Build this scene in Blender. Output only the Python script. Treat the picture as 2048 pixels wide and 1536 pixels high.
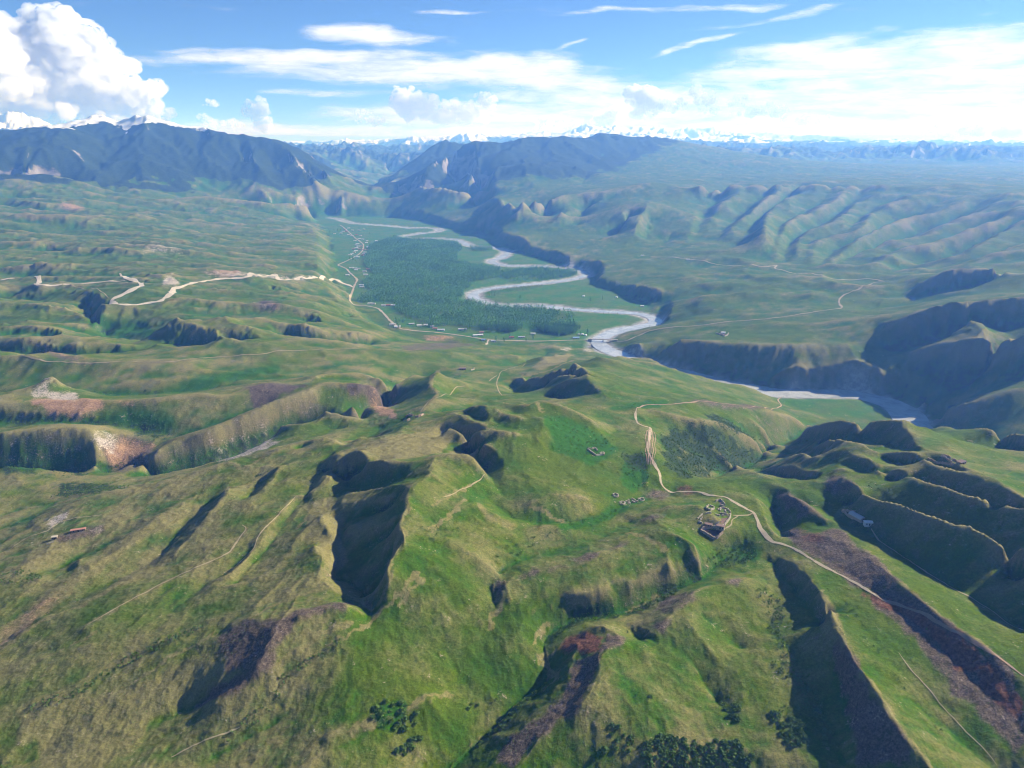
import bpy, math, random, time
import numpy as np

T_START = time.time()
for _o in list(bpy.data.objects):
    bpy.data.objects.remove(_o, do_unlink=True)
SC = bpy.context.scene
COL = SC.collection

# ------------------------------------------------------------------ camera
FPX, PITCH, CAMZ = 1547.0, math.atan(468.0 / 1547.0), 500.0
cam_data = bpy.data.cameras.new("camera")
cam_data.sensor_width = 36.0
cam_data.lens = 36.0 * FPX / 2048.0
cam_data.clip_start = 5.0
cam_data.clip_end = 500000.0
cam = bpy.data.objects.new("camera", cam_data)
cam.location = (0, 0, CAMZ)
cam.rotation_euler = (math.pi / 2 - PITCH, 0, 0)
COL.objects.link(cam)
SC.camera = cam

def _tan_el0(px, py):
    a = (px - 1024.0) / FPX; b = (768.0 - py) / FPX
    dy, dz = math.cos(PITCH) + b * math.sin(PITCH), -math.sin(PITCH) + b * math.cos(PITCH)
    return math.atan2(a, dy), dz / math.hypot(a, dy)

# ------------------------------------------------------------------ node helpers
class V:
    """a socket with arithmetic"""
    def __init__(s, nt, sock): s.nt, s.s = nt, sock
    def _m(s, op, *a, clamp=False):
        n = s.nt.nodes.new('ShaderNodeMath'); n.operation = op; n.use_clamp = clamp
        for k, q in enumerate((s,) + a):
            if isinstance(q, V): s.nt.links.new(q.s, n.inputs[k])
            else: n.inputs[k].default_value = float(q)
        return V(s.nt, n.outputs[0])
    def __add__(s, o): return s._m('ADD', o)
    def __radd__(s, o): return s._m('ADD', o)
    def __sub__(s, o): return s._m('SUBTRACT', o)
    def __rsub__(s, o): return (s * -1.0) + o
    def __mul__(s, o): return s._m('MULTIPLY', o)
    def __rmul__(s, o): return s._m('MULTIPLY', o)
    def __truediv__(s, o): return s._m('DIVIDE', o)
    def clamp(s): return s._m('ADD', 0.0, clamp=True)
    def pow(s, e): return s._m('POWER', e)
    def max(s, o): return s._m('MAXIMUM', o)
    def min(s, o): return s._m('MINIMUM', o)
    def abs(s): return s._m('ABSOLUTE')
    def exp(s): return s._m('EXPONENT')
    def step(s, a, b):
        n = s.nt.nodes.new('ShaderNodeMapRange'); n.interpolation_type = 'SMOOTHSTEP'
        s.nt.links.new(s.s, n.inputs['Value'])
        n.inputs['From Min'].default_value = a; n.inputs['From Max'].default_value = b
        return V(s.nt, n.outputs['Result'])
def n_attr(nt, name):
    n = nt.nodes.new('ShaderNodeAttribute'); n.attribute_name = name
    sp = nt.nodes.new('ShaderNodeSeparateColor'); nt.links.new(n.outputs['Color'], sp.inputs[0])
    return [V(nt, sp.outputs[k]) for k in range(3)]
def n_noise(nt, vec, scale, detail=3.0, rough=0.5, dist=0.0, out='Fac'):
    n = nt.nodes.new('ShaderNodeTexNoise'); n.inputs['Scale'].default_value = scale
    n.inputs['Detail'].default_value = detail; n.inputs['Roughness'].default_value = rough; n.inputs['Distortion'].default_value = dist
    if vec is not None: nt.links.new(vec, n.inputs['Vector'])
    return V(nt, n.outputs[out])
def n_mix(nt, fac, a, b, mode='MIX'):
    n = nt.nodes.new('ShaderNodeMix'); n.data_type = 'RGBA'; n.blend_type = mode; n.clamp_factor = True
    if isinstance(fac, V): nt.links.new(fac.s, n.inputs[0])
    else: n.inputs[0].default_value = fac
    for k, q in ((6, a), (7, b)):
        if isinstance(q, tuple): n.inputs[k].default_value = q + (1.0,) if len(q) == 3 else q
        else: nt.links.new(q.s if isinstance(q, V) else q, n.inputs[k])
    return n.outputs[2]
def new_mat(name, rough=0.9, spec=0.1):
    m = bpy.data.materials.new(name); m.use_nodes = True
    b = m.node_tree.nodes['Principled BSDF']
    b.inputs['Roughness'].default_value = rough; b.inputs['Specular IOR Level'].default_value = spec
    return m, m.node_tree, b
def plain_mat(name, col, rough=0.9, vary=0.25, scale=0.5, spec=0.1, bump=0.0):
    m, nt, b = new_mat(name, rough, spec)
    tc = nt.nodes.new('ShaderNodeTexCoord')
    oi = nt.nodes.new('ShaderNodeObjectInfo')
    f = n_noise(nt, tc.outputs['Object'], scale, 4.0, 0.6)
    k = (f - 0.5) * (2 * vary) + (V(nt, oi.outputs['Random']) - 0.5) * vary + 1.0
    hs = nt.nodes.new('ShaderNodeHueSaturation'); hs.inputs['Color'].default_value = tuple(col) + (1,)
    nt.links.new(k.s, hs.inputs['Value']); nt.links.new(hs.outputs[0], b.inputs['Base Color'])
    if bump:
        bp = nt.nodes.new('ShaderNodeBump'); bp.inputs['Strength'].default_value = 0.6; bp.inputs['Distance'].default_value = bump
        nt.links.new(f.s, bp.inputs['Height']); nt.links.new(bp.outputs[0], b.inputs['Normal'])
    return m

# ------------------------------------------------------------------ sun and sky
SUN_AZ, SUN_EL = math.radians(66.0), math.radians(29.0)      # clockwise from the viewing direction (+Y)
sun_data = bpy.data.lights.new("sun", 'SUN')
sun_data.energy = 5.0
sun_data.angle = math.radians(0.5)
sun_data.color = (1.0, 0.955, 0.89)
sun = bpy.data.objects.new("sun", sun_data)
sun.rotation_euler = (math.pi / 2 - SUN_EL, 0, -SUN_AZ + math.pi)
sun.location = (3000, 1500, 3000)
COL.objects.link(sun)
SUN_DIR = (math.cos(SUN_EL) * math.sin(SUN_AZ), math.cos(SUN_EL) * math.cos(SUN_AZ), math.sin(SUN_EL))
SKY_STRENGTH, EXPOSURE = 0.08, 1.0
world = bpy.data.worlds.new("World"); SC.world = world; world.use_nodes = True
def build_world():
    nt = world.node_tree
    bg = nt.nodes['Background']; bg.inputs['Strength'].default_value = SKY_STRENGTH
    sky = nt.nodes.new('ShaderNodeTexSky'); sky.sky_type = 'NISHITA'; sky.sun_disc = False
    sky.sun_elevation = SUN_EL; sky.sun_rotation = SUN_AZ
    sky.altitude = 1800; sky.air_density = 0.62; sky.dust_density = 0.0; sky.ozone_density = 7.0
    nt.links.new(sky.outputs[0], bg.inputs[0])
build_world()
world.cycles.sampling_method = 'MANUAL'; world.cycles.sample_map_resolution = 512

SC.view_settings.view_transform = 'Standard'
SC.view_settings.look = 'None'
SC.view_settings.gamma = 1.0
SC.view_settings.use_curve_mapping = False
SC.view_settings.exposure = EXPOSURE
SC.cycles.use_denoising = True
SC.cycles.use_adaptive_sampling = True
SC.cycles.adaptive_threshold = 0.02
SC.cycles.filter_width = 1.1
SC.cycles.max_bounces = 10
SC.cycles.diffuse_bounces = 1
SC.cycles.volume_bounces = 7
SC.cycles.transparent_max_bounces = 6

# ------------------------------------------------------------------ pixel of the photograph <-> place in the world
_sp, _cp = math.sin(PITCH), math.cos(PITCH)
def world_at(px, py, z):
    """the place at height z that the photograph shows at (px, py)"""
    a = (px - 1024.0) / FPX
    b = (768.0 - py) / FPX
    dy, dz = _cp + b * _sp, -_sp + b * _cp
    t = (z - CAMZ) / dz
    return a * t, dy * t

# ------------------------------------------------------------------ noise
def _hash(ix, iy, seed):
    h = (ix.astype(np.int64) * 374761393 + iy.astype(np.int64) * 668265263 + seed * 144665) & 0xFFFFFFFF
    h = ((h ^ (h >> 13)) * 1274126177) & 0xFFFFFFFF
    return (h ^ (h >> 16)) & 0xFFFF
_GA = np.arange(65536) * (2 * np.pi / 65536.0)
_GC, _GS = np.cos(_GA).astype(np.float32), np.sin(_GA).astype(np.float32)
def perlin(x, y, seed=0):
    x = np.asarray(x, np.float64); y = np.asarray(y, np.float64)
    fx, fy = np.floor(x), np.floor(y)
    ix, iy = fx.astype(np.int64), fy.astype(np.int64)
    dx, dy = (x - fx).astype(np.float32), (y - fy).astype(np.float32)
    u = dx * dx * dx * (dx * (dx * 6 - 15) + 10)
    v = dy * dy * dy * (dy * (dy * 6 - 15) + 10)
    def g(ox, oy):
        h = _hash(ix + ox, iy + oy, seed)
        return _GC[h] * (dx - ox) + _GS[h] * (dy - oy)
    a, b, c, d = g(0, 0), g(1, 0), g(0, 1), g(1, 1)
    ab = a + u * (b - a)
    return (ab + v * ((c + u * (d - c)) - ab)) * 1.5
def fbm(x, y, scale, octaves, seed=0, gain=0.5, lac=2.03):
    t = np.zeros(np.shape(x), np.float32); amp = 1.0; f = 1.0 / scale
    for o in range(octaves):
        t += amp * perlin(x * f + 17.3 * o, y * f - 9.1 * o, seed + o * 31)
        amp *= gain; f *= lac
    return t
def ridged(x, y, scale, octaves, seed=0, gain=0.5, lac=2.07):
    """sharp crests, soft hollows: 0 .. about 1"""
    t = np.zeros(np.shape(x), np.float32); amp = 0.55; f = 1.0 / scale; w = 1.0
    for o in range(octaves):
        n = 1.0 - np.abs(perlin(x * f + 5.7 * o, y * f + 3.3 * o, seed + o * 57))
        n = n * n * w
        t += amp * n
        w = np.clip(n * 1.6, 0, 1)
        amp *= gain; f *= lac
    return t
def smoothstep(a, b, x):
    t = np.clip((x - a) / (b - a), 0, 1)
    return t * t * (3 - 2 * t)

# ------------------------------------------------------------------ the relief: crest and valley lines read off the photograph
# each line "px,py,z ..." : a place in the photograph and the height there (metres above the river at the bridge)
LINES_Z = """
# --- 0.9 lower left slopes
0,1275,110 110,1190,118 219,1110,123 290,1058,127 345,1008,130
167,1255,134 301,1180,138 407,1129,141 480,1078,145 495,1052,147 520,1000,148 560,950,148
330,1230,133 448,1146,138 500,1100,142
350,1270,136 448,1160,143 506,1099,147 547,1040,150 591,993,152 612,990,153 640,972,156 660,952,158
470,1170,139 530,1100,143 580,1030,146 610,1000,146 630,968,147
560,1250,163 545,1272,161 533,1291,158 523,1322,154 509,1346,149 478,1373,143 430,1410,137
598,1232,168 640,1212,169 700,1207,168
533,1266,158 508,1285,153 482,1305,148 455,1335,144 440,1350,140
440,1270,143 470,1245,150 520,1235,158
410,1247,142 300,1291,135 185,1353,126 102,1400,121 0,1441,114 -120,1490,106
-60,1210,103 -60,1370,112
420,1517,122 533,1452,131 615,1400,140 700,1373,146 780,1340,148
342,1505,122 478,1450,132 547,1388,141 562,1350,147 632,1303,155 700,1268,158 742,1232,154
0,1536,108 150,1500,114 300,1450,120 420,1400,127
650,1470,139 760,1430,142 860,1400,141 600,1536,131
# --- 1.0 cut bank on the left
0,1300,113 72,1248,119 178,1203,125 239,1169,128 328,1127,131 370,1086,136 410,1041,140 440,1006,142 456,974,143
0,1288,109 70,1238,115 175,1193,120 235,1158,121 315,1114,122 350,1072,123 393,1030,126 425,990,128 445,965,132
557,932,151 545,958,150 520,985,148 495,1010,147
546,935,140 528,960,138 506,985,137 488,1003,138
150,1122,116 142,1135,113 130,1150,111
160,1118,121 153,1135,119 142,1150,117
# --- 0.85 deep shaded gully in the centre
823,972,200 811,988,197 817,1011,196 805,1030,194 797,1052,193 803,1068,192 803,1082,190 791,1097,188 777,1130,184 777,1161,178 757,1211,160
858,948,198 840,962,199 823,972,200
823,972,200 756,977,174 700,979,160
811,990,194 750,1001,173 700,1005,163 682,1000,159
805,1030,194 760,1046,174 712,1051,161 692,1053,157
703,990,152 740,987,160 780,983,172
795,1012,176 755,1026,163 715,1037,156 690,1041,152
785,1075,170 745,1088,157 705,1112,150 690,1150,146 715,1175,143 740,1203,144
780,1110,168 770,1150,160 755,1190,149
670,999,153 674,1012,151 662,1030,152 690,1056,149 684,1078,148 682,1120,147 680,1165,146
650,1165,163 674,1183,159 718,1200,155 742,1224,151
630,1090,160 645,1130,163 600,1190,158
640,1030,160 655,1060,158
# --- 0.95 ridges above it
600,902,135 625,884,146 647,872,152 668,880,152 684,889,150
725,873,158 707,892,160 684,902,160 649,921,160 642,930,158
684,893,140 700,885,138 716,877,132
674,905,165 672,921,167 660,935,163
650,925,148 662,915,150
680,936,163 692,915,173 713,900,181 727,906,183 746,914,185 768,919,187 800,925,188 830,925,189
694,942,156 720,944,160 760,940,168
703,975,152 756,968,166 800,958,178 830,955,188
640,935,152 655,948,150 690,958,152 703,975,151
845,823,128 820,845,148 790,865,160 770,880,168 790,900,176
858,948,198 873,912,193 897,907,195 922,907,195 944,913,193 952,925,188 969,950,176 925,976,178 883,996,184
854,919,190 873,911,193
879,859,152 888,874,149 907,890,147 930,906,146 955,925,150 970,945,158 988,968,164 1010,1000,166
901,849,176 922,858,179 952,859,187 957,874,187 967,886,185 991,896,181 1008,925,172 1010,965,168
952,857,187 985,858,190 1005,865,190 1030,862,191
893,829,155 922,829,166 940,845,174 971,851,180
940,812,166 967,812,177 971,823,179 983,838,182
930,829,156 950,838,163 968,845,172
992,817,181 1009,830,184 1043,837,188
985,843,176 1005,851,178 1026,860,184
1005,818,176 1030,828,178 1060,842,184
1010,806,176 1053,812,186 1077,802,189 1100,803,189 1128,813,186 1169,830,178 1183,838,174
1074,834,188 1085,850,186 1080,880,180
1026,865,186 1020,890,181
1100,900,170 1150,900,163 1200,880,155 1230,860,148 1210,840,150
1050,950,171 1100,940,166 1150,940,162 1220,930,157 1280,930,152
# --- 0.62 lit hills right of centre
971,992,166 1000,1015,160 1042,1040,156 1116,1047,152 1180,1036,150 1240,1015,148 1300,994,146 1350,985,143
1059,1004,170 1087,996,173 1116,987,174 1145,988,173 1175,994,166
1150,970,165 1220,960,162 1270,965,153
900,1010,186 960,1010,181 1000,1040,171 1035,1058,162
860,1040,187 900,1080,182 950,1110,173 985,1140,162
1044,1057,160 1090,1052,163 1125,1060,160 1110,1085,156
993,1152,152 1030,1128,154 1070,1112,155 1110,1106,156 1150,1100,157 1170,1085,157 1200,1078,157 1240,1058,156 1258,1045,154
993,1215,150 985,1180,151
1006,1165,160 1020,1160,162 1040,1142,163 1090,1134,165 1145,1137,167 1180,1122,169 1200,1106,170 1232,1100,172 1264,1068,171 1292,1075,174 1311,1085,175 1329,1102,174 1340,1130,171
1006,1195,157 1012,1168,162 1022,1200,159
1059,1223,154 1087,1190,158 1116,1184,160 1165,1190,161 1204,1177,162 1223,1163,163 1282,1157,162 1321,1136,166
1040,1250,150 1010,1290,143 960,1330,136 900,1380,132
450,1700,110 1000,1700,112 1500,1700,108
1480,1095,148 1440,1125,146 1400,1158,143 1350,1182,140 1311,1197,138 1282,1216,137 1243,1227,136 1194,1231,135 1155,1237,134 1135,1250,133 1105,1264,132 1087,1291,131 1094,1322,129 1105,1350,127 1084,1370,125 1060,1387,123 1026,1414,121 1005,1442,118 958,1486,114 917,1520,111 860,1580,106
1193,1250,158 1245,1277,167 1204,1304,170 1201,1339,169 1184,1380,166 1160,1418,160 1126,1436,152 1094,1456,149 1060,1503,143 1036,1535,139 1000,1600,132
1156,1282,155 1146,1320,154 1136,1360,153 1112,1410,148 1066,1440,143 1016,1488,136 980,1536,132
1180,1330,160 1163,1370,158
1497,1153,161 1461,1162,165 1430,1170,164 1391,1182,167 1373,1198,168 1335,1236,167 1315,1258,163 1290,1268,158
1290,1285,150 1262,1262,146
1400,1235,158 1450,1270,150 1480,1300,144
1385,1325,151 1410,1370,143 1435,1405,137
1380,1240,166 1420,1300,157 1445,1350,149
1300,1300,163 1300,1400,155 1290,1460,147 1280,1536,138
1520,1240,153 1510,1330,151 1480,1420,147
1530,1120,151 1552,1180,151 1550,1260,151 1592,1319,150 1629,1392,147 1655,1450,145 1690,1530,140
1300,1510,143 1400,1490,143 1500,1500,142 1600,1510,141
# --- 0.85 ridges lower right
1560,1108,158 1603,1140,168 1640,1184,175 1658,1220,177 1676,1253,178 1691,1290,178 1716,1334,177 1753,1381,175 1786,1440,172 1826,1494,168 1859,1534,164 1900,1600,158
1545,1125,151 1575,1165,152 1605,1200,156 1632,1228,164
1655,1245,158 1640,1262,156
1643,1304,161 1680,1363,158 1698,1429,154 1709,1531,148
1668,1290,169 1690,1340,168 1718,1392,166 1748,1460,163 1788,1536,157
1690,1180,171 1713,1224,172 1757,1290,170 1811,1363,165 1884,1451,157 1976,1527,149 2048,1590,142
1575,1060,158 1620,1068,166 1660,1077,171 1724,1100,178 1757,1129,182 1804,1169,184 1848,1206,183 1892,1242,182 1957,1286,180 2012,1334,177 2060,1370,174 2200,1470,168
1600,1100,162 1640,1115,167 1700,1150,171 1760,1195,173 1830,1250,172 1900,1315,169 1980,1400,163 2048,1470,158
1585,1005,158 1620,1012,160 1680,1042,163 1760,1082,166 1850,1140,168 1950,1200,169 2048,1265,168
1640,1052,164 1680,1060,170 1700,1075,172
# --- 1.1 dark striped hills on the right
1659,955,160 1677,948,168 1703,962,177 1732,985,184 1765,999,189 1804,1008,193 1843,1022,196 1873,1032,198 1912,1042,200 1951,1051,202 1990,1067,204 2048,1087,207 2200,1150,210
1640,985,157 1660,997,159 1690,1012,161 1750,1035,164 1830,1065,168 1900,1098,171 1980,1140,173 2048,1180,175
1700,930,163 1726,946,167 1773,964,171 1824,979,175 1873,997,179 1945,1032,182 2000,1050,185 2060,1060,188
1592,902,66 1643,890,124 1673,892,156 1701,901,168 1730,917,176 1759,934,182 1789,936,186 1812,940,189 1843,956,194 1882,966,198 1921,979,201 1964,989,204 2009,1001,206 2048,1018,208 2200,1060,212
1598,891,50 1643,879,112 1677,875,158 1707,882,168 1736,889,174 1765,897,179 1804,901,185 1834,907,190 1855,917,193 1875,928,196 1902,934,199 1931,946,202 1970,960,205 2000,977,207 2029,997,208
1640,893,104 1700,897,150 1742,911,165 1789,929,170 1824,937,175 1870,951,181 1912,964,187
1612,851,80 1648,839,128 1677,836,150 1726,839,160 1785,835,172 1814,837,178
1800,838,176 1822,866,178 1845,893,184 1875,906,190 1920,930,198 1980,955,206 2048,990,213 2200,1050,220
1625,868,50 1668,868,112 1726,879,138 1785,896,158 1830,904,180
1853,854,166 1908,885,174 1970,928,188 2048,975,204
1880,850,110 1940,870,120 2000,900,140 2100,930,160
1890,862,128 1960,856,150 2020,862,165 2100,880,175
1925,898,140 1980,898,158 2048,900,172 2150,905,180
1940,880,118 2010,885,138 2070,890,150
1405,970,104 1440,956,90 1470,943,78 1500,934,68 1520,922,58 1545,903,46 1565,893,38 1600,868,25 1625,851,14 1645,838,4
1440,958,102 1477,940,122 1506,942,138 1522,955,146 1545,966,153 1575,980,158
1518,946,88 1556,960,104 1598,972,124 1630,972,142
1526,942,84 1545,935,106 1594,937,138 1633,949,152 1659,955,160
1542,921,66 1575,915,102 1604,906,132 1623,914,142 1653,920,152 1682,937,163 1703,962,177
1550,930,66 1596,926,94 1640,937,126
1575,912,62 1618,906,96 1660,912,130
1571,983,163 1590,992,166 1606,1004,167 1627,1021,168 1653,1039,168
1540,990,150 1548,1020,146 1558,1055,147 1565,1085,149
1500,985,158 1520,1010,160 1545,1070,160
1390,968,146 1420,975,150 1460,985,156 1490,995,160
1340,1010,165 1400,1010,168 1430,1040,168 1460,1060,162 1490,1090,152
1300,1030,165 1330,1060,170 1380,1080,172 1400,1120,165
1290,850,140 1296,872,146 1305,900,150 1308,930,150 1322,970,148
1380,965,122 1400,962,114
1290,820,136 1350,830,136 1399,840,130 1434,843,122 1467,857,108 1506,877,89 1535,898,72
1400,803,116 1430,806,110 1506,841,88 1535,865,76 1555,890,66
1440,833,100 1490,862,82 1540,895,67
1310,815,134 1400,803,116 1450,808,106 1520,818,86 1570,826,62 1600,840,42 1628,850,30
1380,870,118 1440,905,102 1480,930,93
# --- 1.5 dark-flanked hill in the middle distance
1145,721,118 1168,736,124 1180,760,128 1205,785,131 1240,805,132 1280,815,135
1145,721,118 1117,732,113 1078,746,101 1039,752,88
1168,738,124 1137,744,117 1109,752,106 1078,757,94 1051,766,84
1174,756,127 1137,758,121 1107,769,106 1088,775,97 1066,788,85
1203,783,130 1176,791,124 1146,797,114 1109,801,99
1155,733,110 1110,748,90 1058,759,78
1160,751,108 1100,765,86 1055,776,77
1176,772,112 1130,785,90 1090,798,78
1026,770,78 1032,785,80 1050,800,85
1195,711,98 1215,717,100 1227,722,100
1205,716,86 1220,722,90
1230,713,86 1248,709,86 1273,719,82 1312,728,74 1340,738,64
1234,720,96 1264,730,94 1303,742,88 1340,760,85
1250,722,78 1290,732,76 1330,745,72
1350,775,94 1300,792,115 1390,772,76 1430,760,45
980,691,32 1078,690,37 1117,694,35 1152,697,30 1190,702,18 1215,705,6
1350,742,50 1420,757,50 1480,771,42 1530,785,24 1565,796,8
1230,706,20 1250,707,32 1290,716,44 1320,726,46 1360,738,40 1400,748,30
1095,706,34 1080,713,40 1050,726,50 1030,738,60
1110,708,52 1085,720,60 1060,735,68
950,722,66 1000,712,62 1040,712,60
930,762,98 990,772,96 900,792,112 960,800,116 1040,803,118 880,825,130
876,741,116 862,765,122 874,784,126 861,805,131 845,823,133
845,746,78 815,778,78 782,808,82 765,830,88 742,852,90 703,880,88
650,866,86 590,879,82 530,904,78 480,917,75 430,934,72 370,946,68 318,962,64 270,950,60 200,957,58 100,960,56 0,962,54 -120,965,50
735,890,130 745,872,128 760,858,120
690,905,140 705,895,132
# --- 0.9 long ridges on the left
-100,705,122 44,712,120 84,722,118 137,725,116 215,726,114 283,726,113 350,724,112 428,716,111 516,710,111 555,703,111 604,702,109 702,699,98 750,700,90 800,701,80 850,706,72 900,703,62
-100,800,112 0,804,110 59,802,109 156,801,110 254,800,110 312,800,111 350,795,113 399,786,115 438,794,112 483,780,115 510,767,118 545,765,119 579,768,118 643,751,118 713,745,114 750,753,108 790,765,102 830,748,96
-100,790,84 0,788,84 150,788,82 280,791,82 350,784,84 430,778,88 500,760,92 580,760,95 660,744,95 740,735,84
760,768,118 721,768,124 643,769,126 620,778,125 584,792,122 545,806,117 487,829,110 459,840,105 410,863,97 355,880,87 301,911,75 273,930,66
540,812,102 454,842,88 369,870,76 328,887,70 246,938,58
640,763,106 700,760,105 760,760,98
-100,870,94 0,866,99 85,856,104 154,854,103 181,863,96 190,890,84 188,925,68
-100,850,80 0,846,82 120,847,82 250,855,78 340,872,73
0,825,95 100,830,96 200,832,92 260,835,88
0,935,62 90,940,62 150,948,60
0,1109,98 51,1078,103 137,1010,110 212,989,114 290,982,118 318,969,121 369,948,125 461,924,132 495,932,135 581,887,146 647,872,152
0,1030,72 100,990,76 200,972,80 270,968,84
-100,1080,85 0,1060,82 70,1040,86
50,1130,110 150,1080,114 250,1030,118 300,1010,120 420,950,128
60,1165,112 137,1128,106 200,1085,114 280,1030,118
700,800,118 740,810,110 770,815,100
650,820,117 700,835,110 735,845,100
560,850,102 620,850,106 680,860,98
# --- 1.3 terraces on the left
545,665,110 565,673,108 604,675,106 643,675,102 682,681,95 707,688,84 760,690,60
560,690,74 620,694,68 690,697,58 740,697,48
444,632,124 475,649,120 516,665,114 541,677,110 590,696,104
470,640,112 510,656,106 550,672,98
350,640,122 420,660,118 460,680,114 500,700,112
330,690,92 420,702,86 475,706,84
547,575,92 584,585,86 627,595,76 662,599,66 692,612,52
545,590,76 584,596,70 629,607,58 697,616,34
600,607,92 623,608,88 662,612,76 694,622,62 719,636,44
643,623,70 682,633,56 718,640,32
560,612,102 600,620,98 633,632,90 653,643,84 690,645,70 740,655,48
610,640,84 645,650,76
540,640,108 620,655,98 700,665,80 760,672,58 800,680,45
0,563,126 59,565,126 82,571,125 137,569,124 180,585,122 221,599,120 254,610,118 332,608,112 380,615,114
0,590,104 60,597,104 110,608,104 150,615,104
0,600,110 49,602,110 98,610,109 146,616,107
165,628,106 174,650,98
205,610,116 200,628,110 191,650,99
180,610,96 184,630,88 187,655,80 196,662,77 215,680,74 260,692,70 310,698,66
4,657,114 55,655,114 94,658,112 143,676,106
0,672,102 60,672,100 120,682,96
0,682,111 68,679,111 102,684,109 156,691,105 205,689,103 246,695,101 320,694,100 377,696,98
0,702,94 100,708,92 200,714,90 300,710,86
60,782,98 80,766,110 96,749,120 108,755,116 116,775,106
0,640,108 100,640,106 150,655,100
49,486,152 146,491,148 278,496,140 330,494,132 370,500,124 440,510,112
90,498,134 137,513,126 171,518,122 268,522,116 330,520,112
0,520,140 100,530,136 200,535,128 300,545,122 400,550,112 450,548,106
0,545,120 100,552,120 200,556,118 260,560,114
320,570,118 335,566,124 360,575,114
420,580,112 480,590,104 540,600,92
0,440,172 250,440,142 450,442,96 560,450,66
0,460,158 200,462,142 400,470,108 560,480,70
560,470,76 620,466,56
500,520,96 560,530,84 620,540,68
480,545,104 540,552,92 600,556,80
0,400,212 100,408,200 250,402,186 420,405,142 560,420,82
0,415,186 120,420,178 260,418,158 400,425,122
0,428,192 120,432,184 280,430,160
0,480,150 60,478,146 200,478,134 330,480,118
0,470,160 110,470,152 260,470,136 380,476,120
430,455,104 520,462,84 600,462,62
430,465,96 520,472,74 600,470,54
400,500,112 500,500,96 590,505,78
410,508,100 500,510,84 590,514,64
0,527,142 90,527,140 185,536,134
0,540,124 90,540,122 185,548,118
274,545,132 300,548,130 330,556,126
280,562,112 320,566,110
400,572,116 440,578,112 470,585,106
405,588,98 460,594,92
490,560,106 540,566,98
0,375,240 150,372,240
# --- 1.0 valley edges
590,438,44 620,455,52 636,472,56 634,495,60 641,522,62 630,550,62 655,580,56 700,617,46 740,650,42 800,684,38
612,434,22 640,455,20 656,476,18 658,500,17 662,523,16 655,553,14 688,590,10 722,625,7 765,655,5 830,678,3 900,686,3
1840,832,4 1880,818,22 1921,808,42 1980,795,60 2048,778,80 2200,770,100
1900,780,20 1960,765,40 2048,740,60
# --- 1.0 right bank bench
1240,668,6 1270,660,16 1330,650,32 1400,640,44 1500,620,60 1600,600,74 1680,580,88
1850,810,-9 1880,850,-10 1900,890,-10
1790,760,40 1830,780,30 1870,800,12
1350,680,52 1450,685,60 1550,690,66 1640,690,70 1700,690,72
1400,600,66 1500,585,76 1600,570,86
1350,560,62 1450,555,72 1550,550,84 1650,560,92
1280,520,66 1350,520,70 1450,530,74
1210,500,62 1290,490,70
1100,480,66 1170,475,74 1230,472,78
1682,603,80 1730,590,86
# --- 1.2 hills right of the canyon
1749,657,90 1790,640,116 1848,622,142 1928,600,166 2048,592,180 2200,585,190
1928,600,156 1943,635,138 1979,668,128
1775,708,58 1805,702,64 1835,697,70 1865,686,80 1905,675,94 1960,664,110 2048,655,124
1822,716,68 1859,693,94 1921,682,114 1987,669,134 2048,668,146 2200,660,160
1780,720,58 1830,740,52 1880,760,40
1987,669,134 2020,720,100 2048,760,82
1800,592,88 1822,576,102 1860,556,132 1899,543,156 1968,536,168 2048,545,172 2200,540,180
1740,622,76 1790,612,80 1850,598,92 1940,580,118 2048,574,130
1740,560,92 1800,555,98 1850,535,112
# --- 1.2 foothills beyond the right bank
760,396,70 840,386,116 900,380,146 960,385,166 1013,400,196 1080,395,208 1140,388,216 1200,384,226 1260,375,246 1310,362,276
800,405,80 870,405,96 940,412,104 975,420,104
1011,408,170 1008,425,140 1000,442,100
985,425,108 970,438,80
1035,412,172 1034,425,150 1033,440,100
1020,428,116 1016,442,86
1121,416,170 1121,437,132 1130,455,96
1090,420,130 1085,445,88 1050,448,78
1196,420,158 1165,440,122 1145,456,88
1180,425,126 1140,450,84
1240,400,196 1253,436,150 1235,465,96
1300,400,206 1279,438,152 1268,476,94
1260,455,92 1225,475,76
1300,440,130 1290,480,82
1340,475,84 1316,500,70
1100,440,120 1160,415,160 1230,395,200
"""
# crest lines of the long spurs below the plateau rim (rim first); hollows between neighbours are added below
SPURS = """
1470,362,322 1430,385,262 1400,410,200 1389,441,152 1378,470,104 1370,492,78
1519,366,330 1470,389,270 1441,411,214 1420,440,150 1410,475,92
1592,364,336 1540,392,268 1500,425,196 1468,452,140 1450,480,98
1634,364,338 1607,382,290 1540,417,212 1531,455,180 1532,478,150 1510,510,90
1700,364,340 1680,393,270 1642,414,226 1580,441,176 1560,480,130 1550,520,88
1797,369,340 1768,385,296 1714,406,246 1671,441,190 1607,468,142 1590,520,90
1875,373,340 1794,404,262 1741,430,208 1727,455,178 1640,480,130 1620,530,86
1995,379,340 1941,396,294 1880,422,236 1821,433,212 1784,447,186 1720,475,142 1650,535,88
2024,384,336 1982,412,276 1915,439,220 1861,463,178 1786,479,148 1682,516,100
2048,412,296 2008,431,262 1955,455,214 1888,476,178 1834,492,150 1794,502,134 1730,545,94
2120,420,296 2048,441,250 1968,484,188 1939,503,166 1880,522,130 1830,548,104
2140,460,240 2048,489,200 1995,505,182 1941,519,150 1872,540,112
"""
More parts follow.
